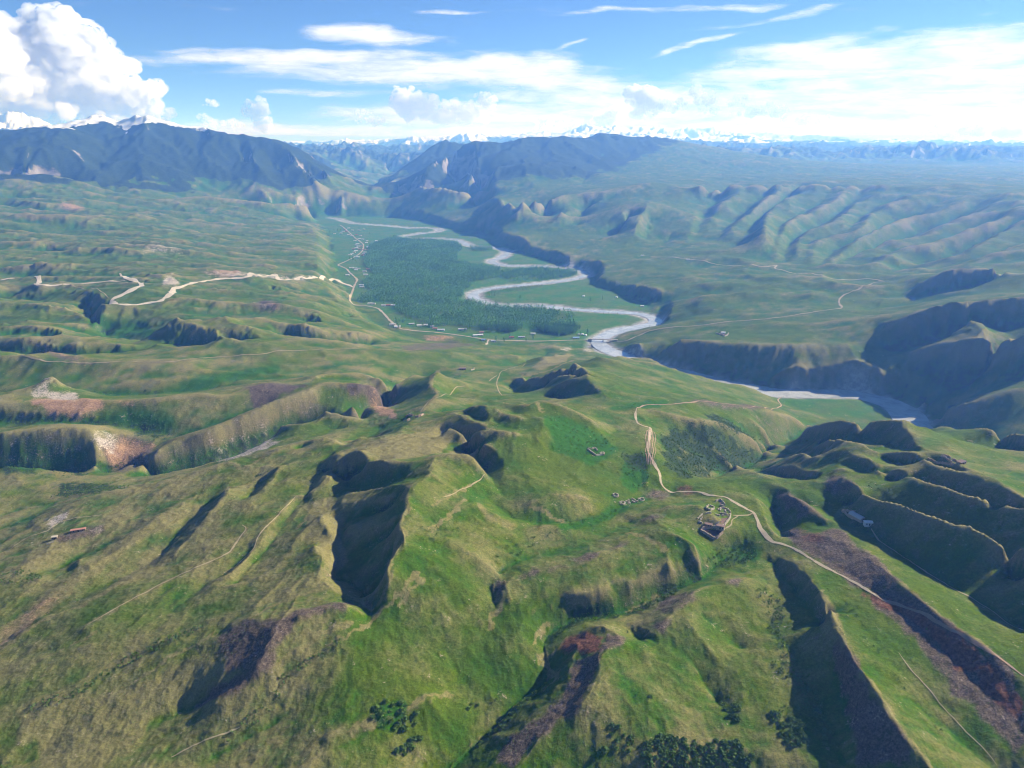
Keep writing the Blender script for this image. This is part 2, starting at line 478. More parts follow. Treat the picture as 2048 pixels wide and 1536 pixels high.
# "px,py,range": far crests, whose height follows from their distance
LINES_R = """
-250,255,8200 -150,250,8000 0,266,7800 60,262,7800 110,254,7900 160,245,8000 180,238,8100 195,226,8200 212,240,8100 238,243,7900 262,234,7850 280,227,7800 298,237,7750 330,246,7700 380,254,7600 440,262,7500 500,279,7300 545,281,7300 600,300,7200 640,325,7050 680,347,6950 710,362,6900 735,383,6800
137,254,7350 100,285,6850 60,315,6450 40,335,6200
-150,275,7300 -120,330,6300
60,256,7500 20,290,6900 -30,320,6500
98,270,7150 150,300,6800 165,330,6450
288,253,7500 293,293,7050 278,322,6650 255,348,6350 240,372,6050
288,270,7300 330,310,6900 340,350,6400
440,262,7500 425,288,7150 449,316,6850 462,340,6600 495,365,6300 540,392,5950
390,275,7350 380,300,7000
545,281,7300 576,303,7000 600,325,6750 620,350,6500 632,378,6250
510,285,7200 500,310,6900 520,340,6550 560,370,6250
640,325,7050 655,350,6700 670,378,6450
215,275,7350 208,305,7000 202,335,6600 210,365,6200 222,385,5850
350,290,7200 375,325,6750 395,365,6350 412,388,6000
480,305,7100 500,335,6800
540,325,6950 570,355,6500 595,388,6050
610,345,6850 645,382,6350
0,345,6050 110,345,5950 180,372,5800 222,390,5650 300,398,5550 410,394,5700 500,404,5600 590,408,5650 650,402,5850 700,394,6300 735,393,6600
779,367,7600 814,338,8200 838,314,8500 881,280,8900 916,291,9050
836,359,6600 857,338,6900 886,316,7150 916,295,7350 961,282,7500 1023,286,7550 1047,277,7600 1092,274,7700 1140,273,7800 1167,281,8000 1199,264,8400 1262,270,8600 1319,277,8800 1404,289,9000 1465,302,9200 1530,314,9400
961,282,7500 950,320,6900 940,355,6300
1047,277,7600 1030,310,7000 1035,330,6500 1012,366,5750
1000,300,7250 985,330,6700
1092,274,7700 1100,305,7050 1080,330,6500
1000,335,6500 985,348,6200 990,370,5650
838,374,6300 880,373,6050 930,379,5850 965,375,5900 1000,376,5600 1040,372,5700
1140,310,7200 1100,326,6500 1060,332,6300 1052,350,6000 1090,384,5400
1140,310,7200 1150,335,6500 1130,360,5900
1200,315,7600 1180,340,6700 1165,370,5800
1125,345,6300 1120,375,5600
1200,345,6300 1210,370,5700
1262,300,8200 1240,325,7300 1230,350,6600
"""
# "px,range,z": places that the photograph hides or shows only as distant plain
LINES_A = """
-300,10500,430 0,10500,430 300,10500,420 550,10000,380 700,9500,200
-300,12500,500 0,12500,500 300,12500,480
738,7300,100 745,8200,120 760,9500,160 780,11000,220
1400,5200,302 1600,5300,304 1800,5300,304 2048,5300,304 2300,5300,304
1450,7000,312 1650,7500,312 1850,7500,312 2200,7500,312
1500,10000,335 1700,10800,340 1900,10800,340 2200,10800,345
900,10500,420 1100,10500,460 1300,10800,420
"""
FAR_R = """
-70,262,19775 -30,252,19425 0,240,19250 20,231,19250 45,247,19425 75,258,19600
20,231,19250 40,262,18900
560,304,26250 600,297,26250 620,292,26600 650,300,26250 690,288,25550 720,296,25375 760,287,24500 800,280,24500 830,275,24500 860,283,24150 900,285,23625
690,288,25550 700,315,23450 700,345,21700
760,287,24500 740,320,22400 725,350,20650
830,275,24500 800,310,22050 780,345,19950
900,280,21875 935,269,21700 960,280,21700 985,281,21875 1000,275,22750 1050,272,24500 1100,275,25375 1150,267,23625 1170,263,23625 1199,261,23800 1225,264,24500 1255,262,26250 1285,258,26250 1310,258,26425 1330,264,26600 1360,261,26950 1385,266,27125 1415,264,27300 1440,263,27300 1465,274,27475 1500,276,27650 1530,270,28000 1548,273,28000 1575,278,28350 1600,276,28700 1640,284,29750 1680,289,30625 1720,292,31500 1800,295,32375 1900,298,33250 2048,296,35000 2300,294,35000
1310,258,26425 1330,280,24500
1360,261,26950 1385,285,24850
1440,263,27300 1470,288,25025
1548,273,28000 1560,295,25375
1285,258,26250 1270,278,24150
1199,261,23800 1215,275,22050
1580,301,21525 1620,297,21525 1680,296,21700 1750,297,21875 1850,300,22400 1950,301,22750 2048,294,21875 2200,290,21875
1960,320,16800 2048,313,16800 2200,308,16800
"""

# cliffs along the outer bends: "rim px, rim py, foot px, foot py"; the rim stands almost straight above the foot
CLIFFS = """
745,424,748,434 800,421,803,436 850,426,853,444 915,445,908,460 984,449,978,472 1006,467,1002,489 1039,472,1042,502 1061,493,1058,511 1131,507,1122,529 1142,522,1136,542 1186,518,1180,541 1208,533,1194,557 1203,555,1188,573 1252,570,1246,589 1296,572,1294,606 1325,592,1312,612
1347,600,1322,622 1342,622,1320,645 1310,645,1300,657
1262,686,1240,698 1280,688,1266,716 1300,698,1295,728 1350,712,1350,744 1400,722,1405,759 1450,726,1450,769 1480,718,1480,775 1530,725,1532,779 1590,735,1592,781 1625,740,1628,782 1690,735,1690,781 1720,728,1715,783 1760,742,1757,792 1790,765,1793,805 1815,785,1822,820
"""

def _parse(txt):
    out = []
    for ln in txt.strip().splitlines():
        ln = ln.strip()
        if not ln or ln[0] == '#':
            continue
        out.append([tuple(float(v) for v in p.split(',')) for p in ln.split()])
    return out
def _tan_el(px, py):
    a = (px - 1024.0) / FPX; b = (768.0 - py) / FPX
    dy, dz = _cp + b * _sp, -_sp + b * _cp
    return math.atan2(a, dy), dz / math.hypot(a, dy)
CONS = []            # polylines of world points (x, y, z)
_sec, _k, _all = [], 1.0, []
for row in LINES_Z.strip().splitlines():
    if row.startswith('#'):
        w_ = row.split()[2]
        _k = float(w_) if w_[0].isdigit() else 1.0
    elif row.strip():
        pts = _parse(row)[0]; _sec.append((_k, pts)); _all += pts
_all = np.array(_all)
def _base(x, y):                       # the lie of the land without its local ups and downs
    w = np.exp(-((_all[:, 0] - x) ** 2 + (1.6 * (_all[:, 1] - y)) ** 2) / (2 * 130.0 ** 2)) + 1e-9
    return float((w * _all[:, 2]).sum() / w.sum())
for k_, pts in _sec:                   # each stretch of country has its own depth of relief
    q_ = []
    for x, y, z in pts:
        b_ = _base(x, y); z = b_ + (z - b_) * k_ if k_ != 1.0 else z
        q_.append(world_at(x, y, z) + (z,))
    CONS.append(q_)
spurs = [[world_at(x, y, z - (z - 80) * 0.155) + (z - (z - 80) * 0.155,) for x, y, z in ln] for ln in _parse(SPURS)]
def _resample(pl, n):
    p = np.array(pl); d = np.r_[0, np.cumsum(np.hypot(*np.diff(p[:, :2], axis=0).T))]
    t = np.linspace(0, d[-1], n)
    return np.stack([np.interp(t, d, p[:, k]) for k in range(3)], 1)
_sk, _dp = (0.5, 0.36, 0.6, 0.45, 0.64, 0.4, 0.55), (0.7, 1.15, 0.5, 0.95, 1.3)
for a, b in zip(spurs[:-1], spurs[1:]):
    A, B = _resample(a, 9), _resample(b, 9)
    m = A * 0.5 + B * 0.5
    m = A * (1 - _sk[len(CONS) % 7]) + B * _sk[len(CONS) % 7]
    m[:, 2] -= np.array([2, 18, 44, 60, 60, 52, 38, 22, 6]) * _dp[len(CONS) % 5]
    CONS.append([tuple(q) for q in m])
CONS += spurs
for ln in _parse(LINES_R) + _parse(FAR_R):
    pts = []
    for x, y, r in ln:
        th, te = _tan_el(x, y)
        pts.append((r * math.sin(th), r * math.cos(th), CAMZ + r * te))
    CONS.append(pts)
for ln in _parse(LINES_A):
    CONS.append([(r * math.sin(_tan_el(x, 300)[0]), r * math.cos(_tan_el(x, 300)[0]), z) for x, r, z in ln])

# river and valley floor
def river_z(y):                      # the river falls towards the viewer
    return np.interp(y, [1200, 1600, 2010, 3500, 6200, 7500], [-14, -9, 0, 9, 22, 40])
RIVER_PX = [(660,436),(677,438),(703,446),(735,449),(765,451),(790,453),(820,456),(856,456),(880,459),(872,464),(834,468),(803,474),(825,478),(864,477),(911,480),(928,486),
            (940,492),(966,495),(995,497),(1014,504),(1003,515),(984,522),(995,529),(1021,532),(1076,533),(1131,535),(1164,543),(1171,551),(1142,559),(1094,566),(1039,571),
            (984,577),(951,586),(948,595),(966,604),(1003,611),(1076,612),(1149,619),(1222,624),(1277,628),(1307,637),(1308,647),(1277,654),(1241,660),(1210,672),(1197,683),(1205,694),(1222,703),
            (1290,725),(1370,748),(1450,768),(1534,783),(1592,787),(1665,787),(1713,789),(1757,799),(1793,813),(1813,828),(1826,848),(1850,880),(1885,920)]
def px_on(zfun, px, py):
    z = 0.0
    for _ in range(8):
        x, y = world_at(px, py, z); z = float(zfun(y))
    return x, y, z
def smooth_line(pts, step):
    """Catmull-Rom through the points, resampled every `step` metres"""
    p = np.array(pts, float); n = len(p)
    q = np.vstack([2 * p[0] - p[1], p, 2 * p[-1] - p[-2]])
    out = []
    for i in range(n - 1):
        p0, p1, p2, p3 = q[i], q[i + 1], q[i + 2], q[i + 3]
        k = max(2, int(np.linalg.norm(p2 - p1) / step) + 1)
        t = np.linspace(0, 1, k, endpoint=False)[:, None]
        out.append(0.5 * (2 * p1 + (p2 - p0) * t + (2 * p0 - 5 * p1 + 4 * p2 - p3) * t ** 2 + (3 * p1 - p0 - 3 * p2 + p3) * t ** 3))
    return np.vstack(out + [p[-1:]])
RIVER = smooth_line([px_on(river_z, *p) for p in RIVER_PX], 12.0)
FLOOR_PX = [(618,437),(660,432),(760,434),(850,442),(905,460),(975,472),(1000,489),(1050,509),(1118,528),(1133,540),(1176,540),(1186,556),(1188,573),(1245,588),(1294,606),(1298,622),(1318,641),(1300,656),(1240,669),
            (1226,690),(1180,688),(1110,685),(1040,684),(980,683),(910,674),(862,667),(825,660),(790,648),(745,615),(712,606),(696,592),(672,545),(666,510),(662,478),(646,455)]
FLAT2_PX = [(1545,793),(1600,799),(1670,797),(1735,795),(1775,812),(1790,828),(1760,838),(1690,835),(1650,838),(1610,822),(1572,806)]

for ln in CLIFFS.strip().splitlines():
    rim, foot = [], []
    for q in ln.split():
        a_, b_, c_, d_ = (float(v) for v in q.split(','))
        fx, fy, fz = px_on(river_z, c_, d_); r_ = math.hypot(fx, fy)
        th, te = _tan_el(a_, b_); rr_ = r_ + 0.011 * r_
        foot.append((fx, fy, fz + 3.0)); rim.append((rr_ * math.sin(th), rr_ * math.cos(th), CAMZ + rr_ * te))
    CONS += [rim, foot]
# ---- solve for the surface that hangs between those lines (polar grid, even detail near and far)
TH0, TH1, S0, S1 = math.radians(-52), math.radians(52), math.log(215.0), math.log(42000.0)
DG = 0.0023
NJ, NI = int((TH1 - TH0) / DG) + 1, int((S1 - S0) / DG) + 1
def grid_ij(x, y):
    return (np.log(np.hypot(x, y)) - S0) / DG, (np.arctan2(x, y) - TH0) / DG
num = np.zeros((NI, NJ)); den = np.zeros((NI, NJ))
def add_points(p, w=1.0):
    i, j = grid_ij(p[:, 0], p[:, 1])
    i = np.round(i).astype(int); j = np.round(j).astype(int)
    ok = (i >= 0) & (i < NI) & (j >= 0) & (j < NJ)
    np.add.at(num, (i[ok], j[ok]), p[ok, 2] * w); np.add.at(den, (i[ok], j[ok]), w)
for pl in CONS:
    p = np.array(pl)
    sm = smooth_line(p, 1e9) if len(p) < 3 else smooth_line(p, max(1.0, 0.002 * np.hypot(p[:, 0], p[:, 1]).min()))
    seg = [sm[:1]]
    for a, b in zip(sm[:-1], sm[1:]):
        k = int(np.linalg.norm((b - a)[:2]) / (DG * 0.5 * np.hypot(*a[:2]))) + 1
        seg.append(a + (b - a) * np.linspace(0, 1, k + 1)[1:, None])
    add_points(np.vstack(seg))
_si = S0 + DG * np.arange(NI); _tj = TH0 + DG * np.arange(NJ)
GR = np.exp(_si)[:, None]
GX, GY = GR * np.sin(_tj)[None], GR * np.cos(_tj)[None]
def in_poly(x, y, poly):
    poly = np.asarray(poly); inside = np.zeros(np.shape(x), bool)
    x0, y0, x1, y1 = poly[:, 0].min(), poly[:, 1].min(), poly[:, 0].max(), poly[:, 1].max()
    box = (x >= x0) & (x <= x1) & (y >= y0) & (y <= y1)
    bx, by = x[box], y[box]; ins = np.zeros(bx.shape, bool)
    j = len(poly) - 1
    for i in range(len(poly)):
        xi, yi = poly[i]; xj, yj = poly[j]
        c = ((yi > by) != (yj > by)) & (bx < (xj - xi) * (by - yi) / (yj - yi + 1e-12) + xi)
        ins ^= c; j = i
    inside[box] = ins
    return inside
FLOOR_POLY = np.array([px_on(river_z, *p)[:2] for p in FLOOR_PX])
FLAT2_POLY = np.array([px_on(river_z, *p)[:2] for p in FLAT2_PX])
flat = in_poly(GX, GY, FLOOR_POLY) | in_poly(GX, GY, FLAT2_POLY)
num[flat] = river_z(GY[flat]) + 2.2; den[flat] = 1.0
def polyline_dist(x, y, pl, maxd):
    """distance to a polyline for the points nearer than maxd (else maxd), with the height and position of the nearest place"""
    d = np.full(np.shape(x), maxd, float); zz = np.zeros(np.shape(x)); tt = np.zeros(np.shape(x))
    tot = 0.0
    for a, b in zip(pl[:-1], pl[1:]):
        L = math.hypot(b[0] - a[0], b[1] - a[1])
        if L < 1e-6:
            continue
        m = (x > min(a[0], b[0]) - maxd) & (x < max(a[0], b[0]) + maxd) & (y > min(a[1], b[1]) - maxd) & (y < max(a[1], b[1]) + maxd)
        if m.any():
            mx, my = x[m], y[m]
            t = np.clip(((mx - a[0]) * (b[0] - a[0]) + (my - a[1]) * (b[1] - a[1])) / L ** 2, 0, 1)
            dd = np.hypot(mx - a[0] - t * (b[0] - a[0]), my - a[1] - t * (b[1] - a[1]))
            old = d[m]; bet = dd < old
            zo = zz[m]; to = tt[m]
            old[bet] = dd[bet]; d[m] = old
            if len(a) > 2:
                zo[bet] = (a[2] + t * (b[2] - a[2]))[bet]; zz[m] = zo
            to[bet] = (tot + t * L)[bet]; tt[m] = to
        tot += L
    return d, zz, tt
_rc = RIVER[::3]
rd, rz, _ = polyline_dist(GX, GY, _rc, 60.0)
bed = rd < 30 + 8 * smoothstep(1850, 1700, GY)
num[bed] = rz[bed] - 1.0; den[bed] = 1.0

lev = [(num, den)]
while min(lev[-1][0].shape) > 24:
    n, d = lev[-1]
    n = np.pad(n, ((0, n.shape[0] % 2), (0, n.shape[1] % 2))); d = np.pad(d, ((0, d.shape[0] % 2), (0, d.shape[1] % 2)))
    zc = np.where(d > 0, n / np.maximum(d, 1e-9), 0); m = (d > 0).astype(float)
    f = lambda q: q[0::2, 0::2] + q[1::2, 0::2] + q[0::2, 1::2] + q[1::2, 1::2]
    lev.append((f(zc * m), f(m)))
H = None
for k in range(len(lev) - 1, -1, -1):
    n, d = lev[k]
    mask = d > 0
    zc = np.where(mask, n / np.maximum(d, 1e-9), 0).astype(np.float32)
    if H is None:
        H = np.full(n.shape, float(zc[mask].mean()), np.float32)
    else:
        H = np.repeat(np.repeat(H, 2, 0), 2, 1)[:n.shape[0], :n.shape[1]]
        if H.shape != n.shape:
            H = np.pad(H, ((0, n.shape[0] - H.shape[0]), (0, n.shape[1] - H.shape[1])), mode='edge')
    for it in range(400 if k > 4 else (160 if k > 2 else (90 if k else 40))):
        H[mask] = zc[mask]
        P = np.pad(H, 1, mode='edge')
        H = 0.25 * (P[:-2, 1:-1] + P[2:, 1:-1] + P[1:-1, :-2] + P[1:-1, 2:])
    H[mask] = zc[mask]
def blur(a, n):
    for _ in range(n):
        P = np.pad(a, 1, mode='edge')
        a = (P[:-2, 1:-1] + P[2:, 1:-1] + P[1:-1, :-2] + P[1:-1, 2:]) * 0.125 + P[1:-1, 1:-1] * 0.5
    return a
Hs = blur(H, 9)
H = blur(H, 2) * 0.4 + Hs * 0.6
print("solve", NI, NJ, round(time.time() - T_START, 1))

# ------------------------------------------------------------------ mesh grid (finer where the view shows more)
_s = np.linspace(S0, S1, 6000); _r = np.exp(_s)
_dep = np.arctan(360.0 / _r)
_den = 0.5 * np.sin(2 * _dep) + 0.10 + 0.05 * (_r > 5000)
_cum = np.r_[0, np.cumsum((_den[1:] + _den[:-1]) * 0.5)]; _cum /= _cum[-1]
NR, NCI = 900, 1030
row_s = np.interp(np.linspace(0, 1, NR), _cum, _s)
col_t = np.r_[np.radians(np.linspace(-72, -42.3, 22)), np.radians(np.linspace(-41.5, 41.5, NCI)), np.radians(np.linspace(42.3, 72, 22))]
NC = len(col_t)
MR = np.exp(row_s)[:, None] * np.ones((1, NC)); MT = col_t[None] * np.ones((NR, 1))
MX, MY = MR * np.sin(MT), MR * np.cos(MT)
def grid_sample(F, i, j):
    i = np.clip(i, 0, F.shape[0] - 1.001); j = np.clip(j, 0, F.shape[1] - 1.001)
    i0 = i.astype(int); j0 = j.astype(int); a = i - i0; b = j - j0
    return (F[i0, j0] * (1 - a) + F[i0 + 1, j0] * a) * (1 - b) + (F[i0, j0 + 1] * (1 - a) + F[i0 + 1, j0 + 1] * a) * b
MZ = grid_sample(H, (row_s[:, None] - S0) / DG * np.ones((1, NC)), (MT - TH0) / DG).astype(np.float64)

# ------------------------------------------------------------------ natural relief on top: rills that run downhill, swells, crags
def grad_xy(Z):
    ds = np.gradient(row_s)[:, None]; dt = np.gradient(col_t)[None]
    zr = np.gradient(Z, axis=0) / (ds * MR); zt = np.gradient(Z, axis=1) / (dt * MR)
    s, c = np.sin(MT), np.cos(MT)
    return zr * s + zt * c, zr * c - zt * s
def rills(x, y, gx, gy, cell, seed):
    """waves whose troughs run down the slope (gx, gy); returns height -1..1 and its gradient"""
    px, py = x / cell, y / cell
    ix, iy = np.floor(px).astype(np.int64), np.floor(py).astype(np.int64)
    g = np.hypot(gx, gy) + 1e-6
    sx, sy = -gy / g, gx / g
    h = np.zeros(x.shape, np.float32); hx = np.zeros(x.shape, np.float32); hy = np.zeros(x.shape, np.float32); ws = np.zeros(x.shape, np.float32)
    for ox in (-1, 0, 1, 2):
        for oy in (-1, 0, 1, 2):
            a = _hash(ix + ox, iy + oy, seed) / 65536.0; b = _hash(ix + ox, iy + oy, seed + 7) / 65536.0
            vx = px - (ix + ox) - (a - 0.5) * 0.8; vy = py - (iy + oy) - (b - 0.5) * 0.8
            w = np.exp(-2.2 * (vx * vx + vy * vy))
            ph = (vx * sx + vy * sy) * 2 * np.pi * 0.8
            h += np.cos(ph) * w
            k = -np.sin(ph) * w * 2 * np.pi * 0.8 / cell
            hx += k * sx; hy += k * sy; ws += w
    return h / ws, hx / ws, hy / ws
def erode(Z, amp, cells, seed, strength=1.0):
    """amp: metres per octave-0 wave (array)"""
    gx, gy = grad_xy(blur(Z, 4))
    out = np.zeros_like(Z); a = amp.copy()
    for o, c in enumerate(cells):
        m = a > 0.03
        if not m.any():
            break
        sl = np.clip(np.hypot(gx, gy) / 0.30, 0, 1)[m]
        h, hx, hy = rills(MX[m], MY[m], gx[m], gy[m], c, seed + o * 13)
        aa = a[m] * sl
        out[m] += aa * h
        gx[m] += aa * hx * strength; gy[m] += aa * hy * strength
        a = a * 0.52
    return out
flat_m = in_poly(MX, MY, FLOOR_POLY) | in_poly(MX, MY, FLAT2_POLY)
flat_w = blur(flat_m.astype(float), 6)
river_d, river_zz, _ = polyline_dist(MX, MY, _rc, 90.0)
free = np.clip(1 - flat_w, 0, 1) * smoothstep(24, 60, river_d)
PXC = 1024 + FPX * np.tan(MT)                                  # rough bearing as a column of the photograph
left = smoothstep(760, 600, PXC)
mount = np.maximum(smoothstep(5450, 6200, MR) * smoothstep(780, 720, PXC),
                   smoothstep(5400, 6600, MR) * smoothstep(700, 780, PXC) * smoothstep(1330, 1180, PXC + (MR - 7500) * -0.06))
mount = np.maximum(mount, smoothstep(9800, 11500, MR))
plain = smoothstep(1250, 1450, PXC) * smoothstep(4550, 5100, MR) * smoothstep(10500, 9000, MR)
mid = smoothstep(1250, 1900, MR) * (1 - mount) * (1 - plain)
near = 1 - smoothstep(1000, 1700, MR)
far = smoothstep(10000, 11500, MR)
# swells
terr = left * smoothstep(900, 1500, MR) * (1 - mount)
MZ += free * (near * 1.0 + mid * 3.5 + plain * 7.0) * fbm(MX, MY, 130.0, 3, 3, 0.45)
MZ += free * terr * ((11.0 + 17.0 * smoothstep(1500, 2600, MR)) * (ridged(MX * 0.28 + 0.12 * MY + 40, MY, 190.0, 4, 11) - 0.45))
MZ += free * plain * 14 * fbm(MX, MY, 700.0, 3, 21)
MZ += free * mount * (1 - far) * smoothstep(860, 700, MZ) * 50 * (ridged(MX, MY, 900.0, 4, 31, 0.5) - 0.5)
MZ += far * 230 * (ridged(MX, MY, 3600.0, 5, 41, 0.52) - 0.25)
# the near slopes fan out from the saddle: closely set ribs
_fa = np.arctan2(MX - 239.0, 1876.0 - MY); _fr = np.hypot(MX - 239.0, 1876.0 - MY)
_fan = ridged(_fa / 0.036 + 0.5 * fbm(MX, MY, 90.0, 2, 77), _fr / 230.0, 1.0, 2, 81, 0.4) - 0.45
MZ += free * smoothstep(1150, 850, MR) * smoothstep(1900, 1500, PXC) * (0.45 + 0.55 * smoothstep(900, 600, PXC)) * 2.4 * _fan
# knolls and hollows of the broken middle ground
MZ += free * smoothstep(650, 850, MR) * smoothstep(1750, 1450, MR) * 4.2 * (ridged(MX + 14 * fbm(MX, MY, 60.0, 2, 87), MY, 105.0, 3, 91, 0.5) - 0.42)
# rills
MZ += erode(MZ, free * (mount * (1 - far) * 30 + far * 110), (620.0, 300.0, 150.0, 75.0), 101, 0.9)
esc = smoothstep(1330, 1420, PXC) * smoothstep(2200, 2500, MR) * smoothstep(5200, 4900, MR)
MZ += free * esc * 20 * (ridged(MX + 0.6 * MY, MY - 0.3 * MX, 330.0, 4, 151, 0.5) - 0.45)
MZ += erode(MZ, free * (1 - 0.5 * esc) * (mid * 4.5 + plain * 3) * (1 + 0.3 * left), (150.0, 70.0, 36.0, 18.0), 131, 0.9)
MZ += erode(MZ, free * near * 1.0, (64.0, 30.0, 14.0, 7.0), 161, 0.8)
# broken ground on steep faces
gx_, gy_ = grad_xy(MZ)
steep = smoothstep(0.38, 0.8, np.hypot(gx_, gy_))
MZ += free * steep * (1 - mount) * smoothstep(4500, 3000, MR) * ((2.6 + 4.5 * mid) * (ridged(MX, MY, 26.0 + 0.0 * MX, 3, 51) - 0.4) + 7.0 * mid * (ridged(MX, MY, 75.0, 3, 55) - 0.45))
MZ += free * near * 0.55 * fbm(MX, MY, 11.0, 3, 61, 0.6)
MZ += (flat_w) * 0.35 * fbm(MX, MY, 40.0, 3, 71) * smoothstep(26, 60, river_d)
print("relief", round(time.time() - T_START, 1))

# ------------------------------------------------------------------ where a place in the photograph lies on the ground
_TE = np.maximum.accumulate((MZ - CAMZ) / MR, axis=0)
def ground_z(x, y):
    x = np.asarray(x, float); y = np.asarray(y, float)
    i = np.interp(np.log(np.hypot(x, y)), row_s, np.arange(NR)); j = np.interp(np.arctan2(x, y), col_t, np.arange(NC))
    return grid_sample(MZ, i, j)
def hit(px, py):
    th, te = _tan_el(px, py)
    j = float(np.interp(th, col_t, np.arange(NC))); j0 = min(int(j), NC - 2); f = j - j0
    col = _TE[:, j0] * (1 - f) + _TE[:, j0 + 1] * f
    k = int(np.searchsorted(col, te))
    if k <= 0:
        k = 1
    if k >= NR:
        k = NR - 1
    a = (te - col[k - 1]) / max(col[k] - col[k - 1], 1e-9)
    r = math.exp(row_s[k - 1] + (row_s[k] - row_s[k - 1]) * min(max(a, 0), 1))
    x, y = r * math.sin(th), r * math.cos(th)
    return x, y, float(ground_z(x, y))

# ------------------------------------------------------------------ what grows or lies bare where (per vertex)
def curv(n, k):
    return (blur(MZ, n) - MZ) / (MR * k)
cv1, cv2 = curv(10, 0.0022), curv(60, 0.009)
gx_, gy_ = grad_xy(MZ)
slope = np.hypot(gx_, gy_)
nz1, nz2 = fbm(MX, MY, 220.0, 4, 201, 0.55), fbm(MX, MY, 45.0, 4, 211, 0.55)
rel = np.clip(MR / 4000.0, 0, 1)
hollow = np.clip(cv1 * 0.5 + cv2, -2, 2)
A_dry = np.clip(0.27 - 0.10 * smoothstep(1500, 2500, MR) + 0.35 * nz1 + 0.30 * nz2 - 0.45 * hollow + 0.10 * left + 0.9 * np.clip(-cv1 - 0.25, 0, 1) * near + 0.30 * near * smoothstep(800, 350, PXC), 0, 1)
A_lush = np.clip(0.18 + 0.30 * nz1 - 0.35 * nz2 + 0.75 * np.clip(hollow, -0.4, 1.5), 0, 1)
A_bare = np.clip(smoothstep(0.62, 1.1, slope + 0.18 * nz2) * 0.36, 0, 1) * (1 - mount)
A_red = np.zeros_like(MZ); A_orange = np.zeros_like(MZ); A_pale = np.zeros_like(MZ)
A_shrub = np.clip(smoothstep(0.35, 1.1, hollow + 0.5 * nz2) * 0.55, 0, 1) * (1 - mount)
A_pale += smoothstep(0.7, 1.2, slope + 0.25 * nz2) * left * smoothstep(900, 1300, MR) * (1 - mount) * 0.14
# mountain cover: meadow, spruce forest, rock, snow
mtn = mount * (1 - far)
fo = fbm(MX, MY, 600.0, 5, 221, 0.55)
hz_ = MZ + 90 * fo
A_forest = np.clip(mtn * smoothstep(200, 270, hz_) * smoothstep(800, 700, hz_ - 60 * (PXC < 560)) * smoothstep(-0.55, 0.1, fo + 0.7 * smoothstep(240, 340, hz_)), 0, 1)
A_rock = np.clip(mount * smoothstep(0.7, 1.1, slope + 0.25 * fo) * 0.6, 0, 1)
A_snow = np.clip(mtn * smoothstep(735 - 85 * (PXC < 470), 800 - 70 * (PXC < 470), MZ + 55 * fbm(MX, MY, 260.0, 4, 231) - 30 * slope)
                 + far * smoothstep(640, 860, MZ + 220 * fbm(MX, MY, 1500.0, 5, 241) - 0.05 * (MR - 14000) * (PXC < 1500) * 0), 0, 1)
A_forest = np.maximum(A_forest, far * 0.55)
A_meadow = np.clip(flat_w * 1.3, 0, 1)

def smear(px_list, closed, width, warp, seed):
    pts = np.array([hit(*p) for p in px_list])
    pad = warp * 1.5 + width * 2
    rr, tt = np.hypot(pts[:, 0], pts[:, 1]), np.arctan2(pts[:, 0], pts[:, 1])
    i0, i1 = np.searchsorted(np.exp(row_s), (rr.min() - pad, rr.max() + pad)); j0, j1 = np.searchsorted(col_t, (tt.min() - pad / rr.min(), tt.max() + pad / rr.min()))
    sl = (slice(max(i0 - 3, 0), i1 + 3), slice(max(j0 - 3, 0), j1 + 3))
    x, y = MX[sl], MY[sl]
    wx = x + warp * fbm(x, y, warp * 3, 3, seed); wy = y + warp * fbm(x, y, warp * 3, 3, seed + 5)
    if closed:
        return sl, blur(in_poly(wx, wy, pts[:, :2]).astype(float), 10)
    d, _, _ = polyline_dist(wx, wy, smooth_line(pts, max(2.0, width * 0.5)), width * 1.6)
    return sl, smoothstep(width * 1.15, width * 0.55, d)
def paint(arr, val, spec, closed=True, width=0, warp=8.0):
    global _seed
    _seed += 17
    sl, m = smear(spec, closed, width, warp, _seed)
    m = m * abs(val)
    if val > 0:
        arr[sl] = np.maximum(arr[sl], m)
        if arr is A_dry: A_lush[sl] *= (1 - 0.95 * m)
    else: arr[sl] *= (1 - m)
_seed = 300
# bare and coloured ground
paint(A_orange, 1.3, [(62,800),(110,797),(215,803),(190,820),(165,832),(130,835),(95,822)])
paint(A_orange, 0.9, [(215,800),(320,798),(300,806),(230,806)])
paint(A_pale, 0.6, [(182,866),(215,862),(235,880),(230,905),(205,905),(185,890)])
paint(A_orange, 0.95, [(205,900),(235,880),(325,885),(290,905),(260,925),(225,935)])
paint(A_bare, 0.8, [(190,880),(240,870),(325,885),(300,912),(245,945),(215,935)])
paint(A_pale, 0.75, [(420,915),(450,895),(500,880),(545,866),(560,880),(520,900),(480,915),(440,925)], warp=10)
paint(A_pale, 0.8, [(60,785),(80,765),(97,748),(105,760),(95,780),(150,785),(165,800),(110,800)], warp=10)
paint(A_pale, 0.95, [(322,570),(332,550),(345,556),(360,565),(352,570)], warp=3)
paint(A_pale, 0.55, [(275,500),(290,496),(345,494),(370,503),(330,505),(285,508)], warp=6)
paint(A_orange, 0.8, [(110,410),(125,404),(170,412),(165,420),(125,418)], warp=12)
paint(A_dry, 1.0, [(0,1300),(0,1255),(90,1190),(200,1105),(300,1040),(320,1050),(230,1120),(110,1215)], warp=6)
paint(A_orange, 0.45, [(0,1296),(0,1262),(60,1215),(150,1165),(110,1215),(40,1270)], warp=6)
paint(A_dry, 0.9, [(280,1120),(330,1095),(345,1110),(300,1150),(250,1170),(190,1200)], warp=5)
paint(A_pale, 0.75, [(90,1050),(110,1030),(140,1022),(130,1040),(100,1055)], warp=4)
paint(A_bare, 0.9, [(105,1078),(150,1060),(200,1050),(215,1062),(150,1078),(110,1086)], warp=4)
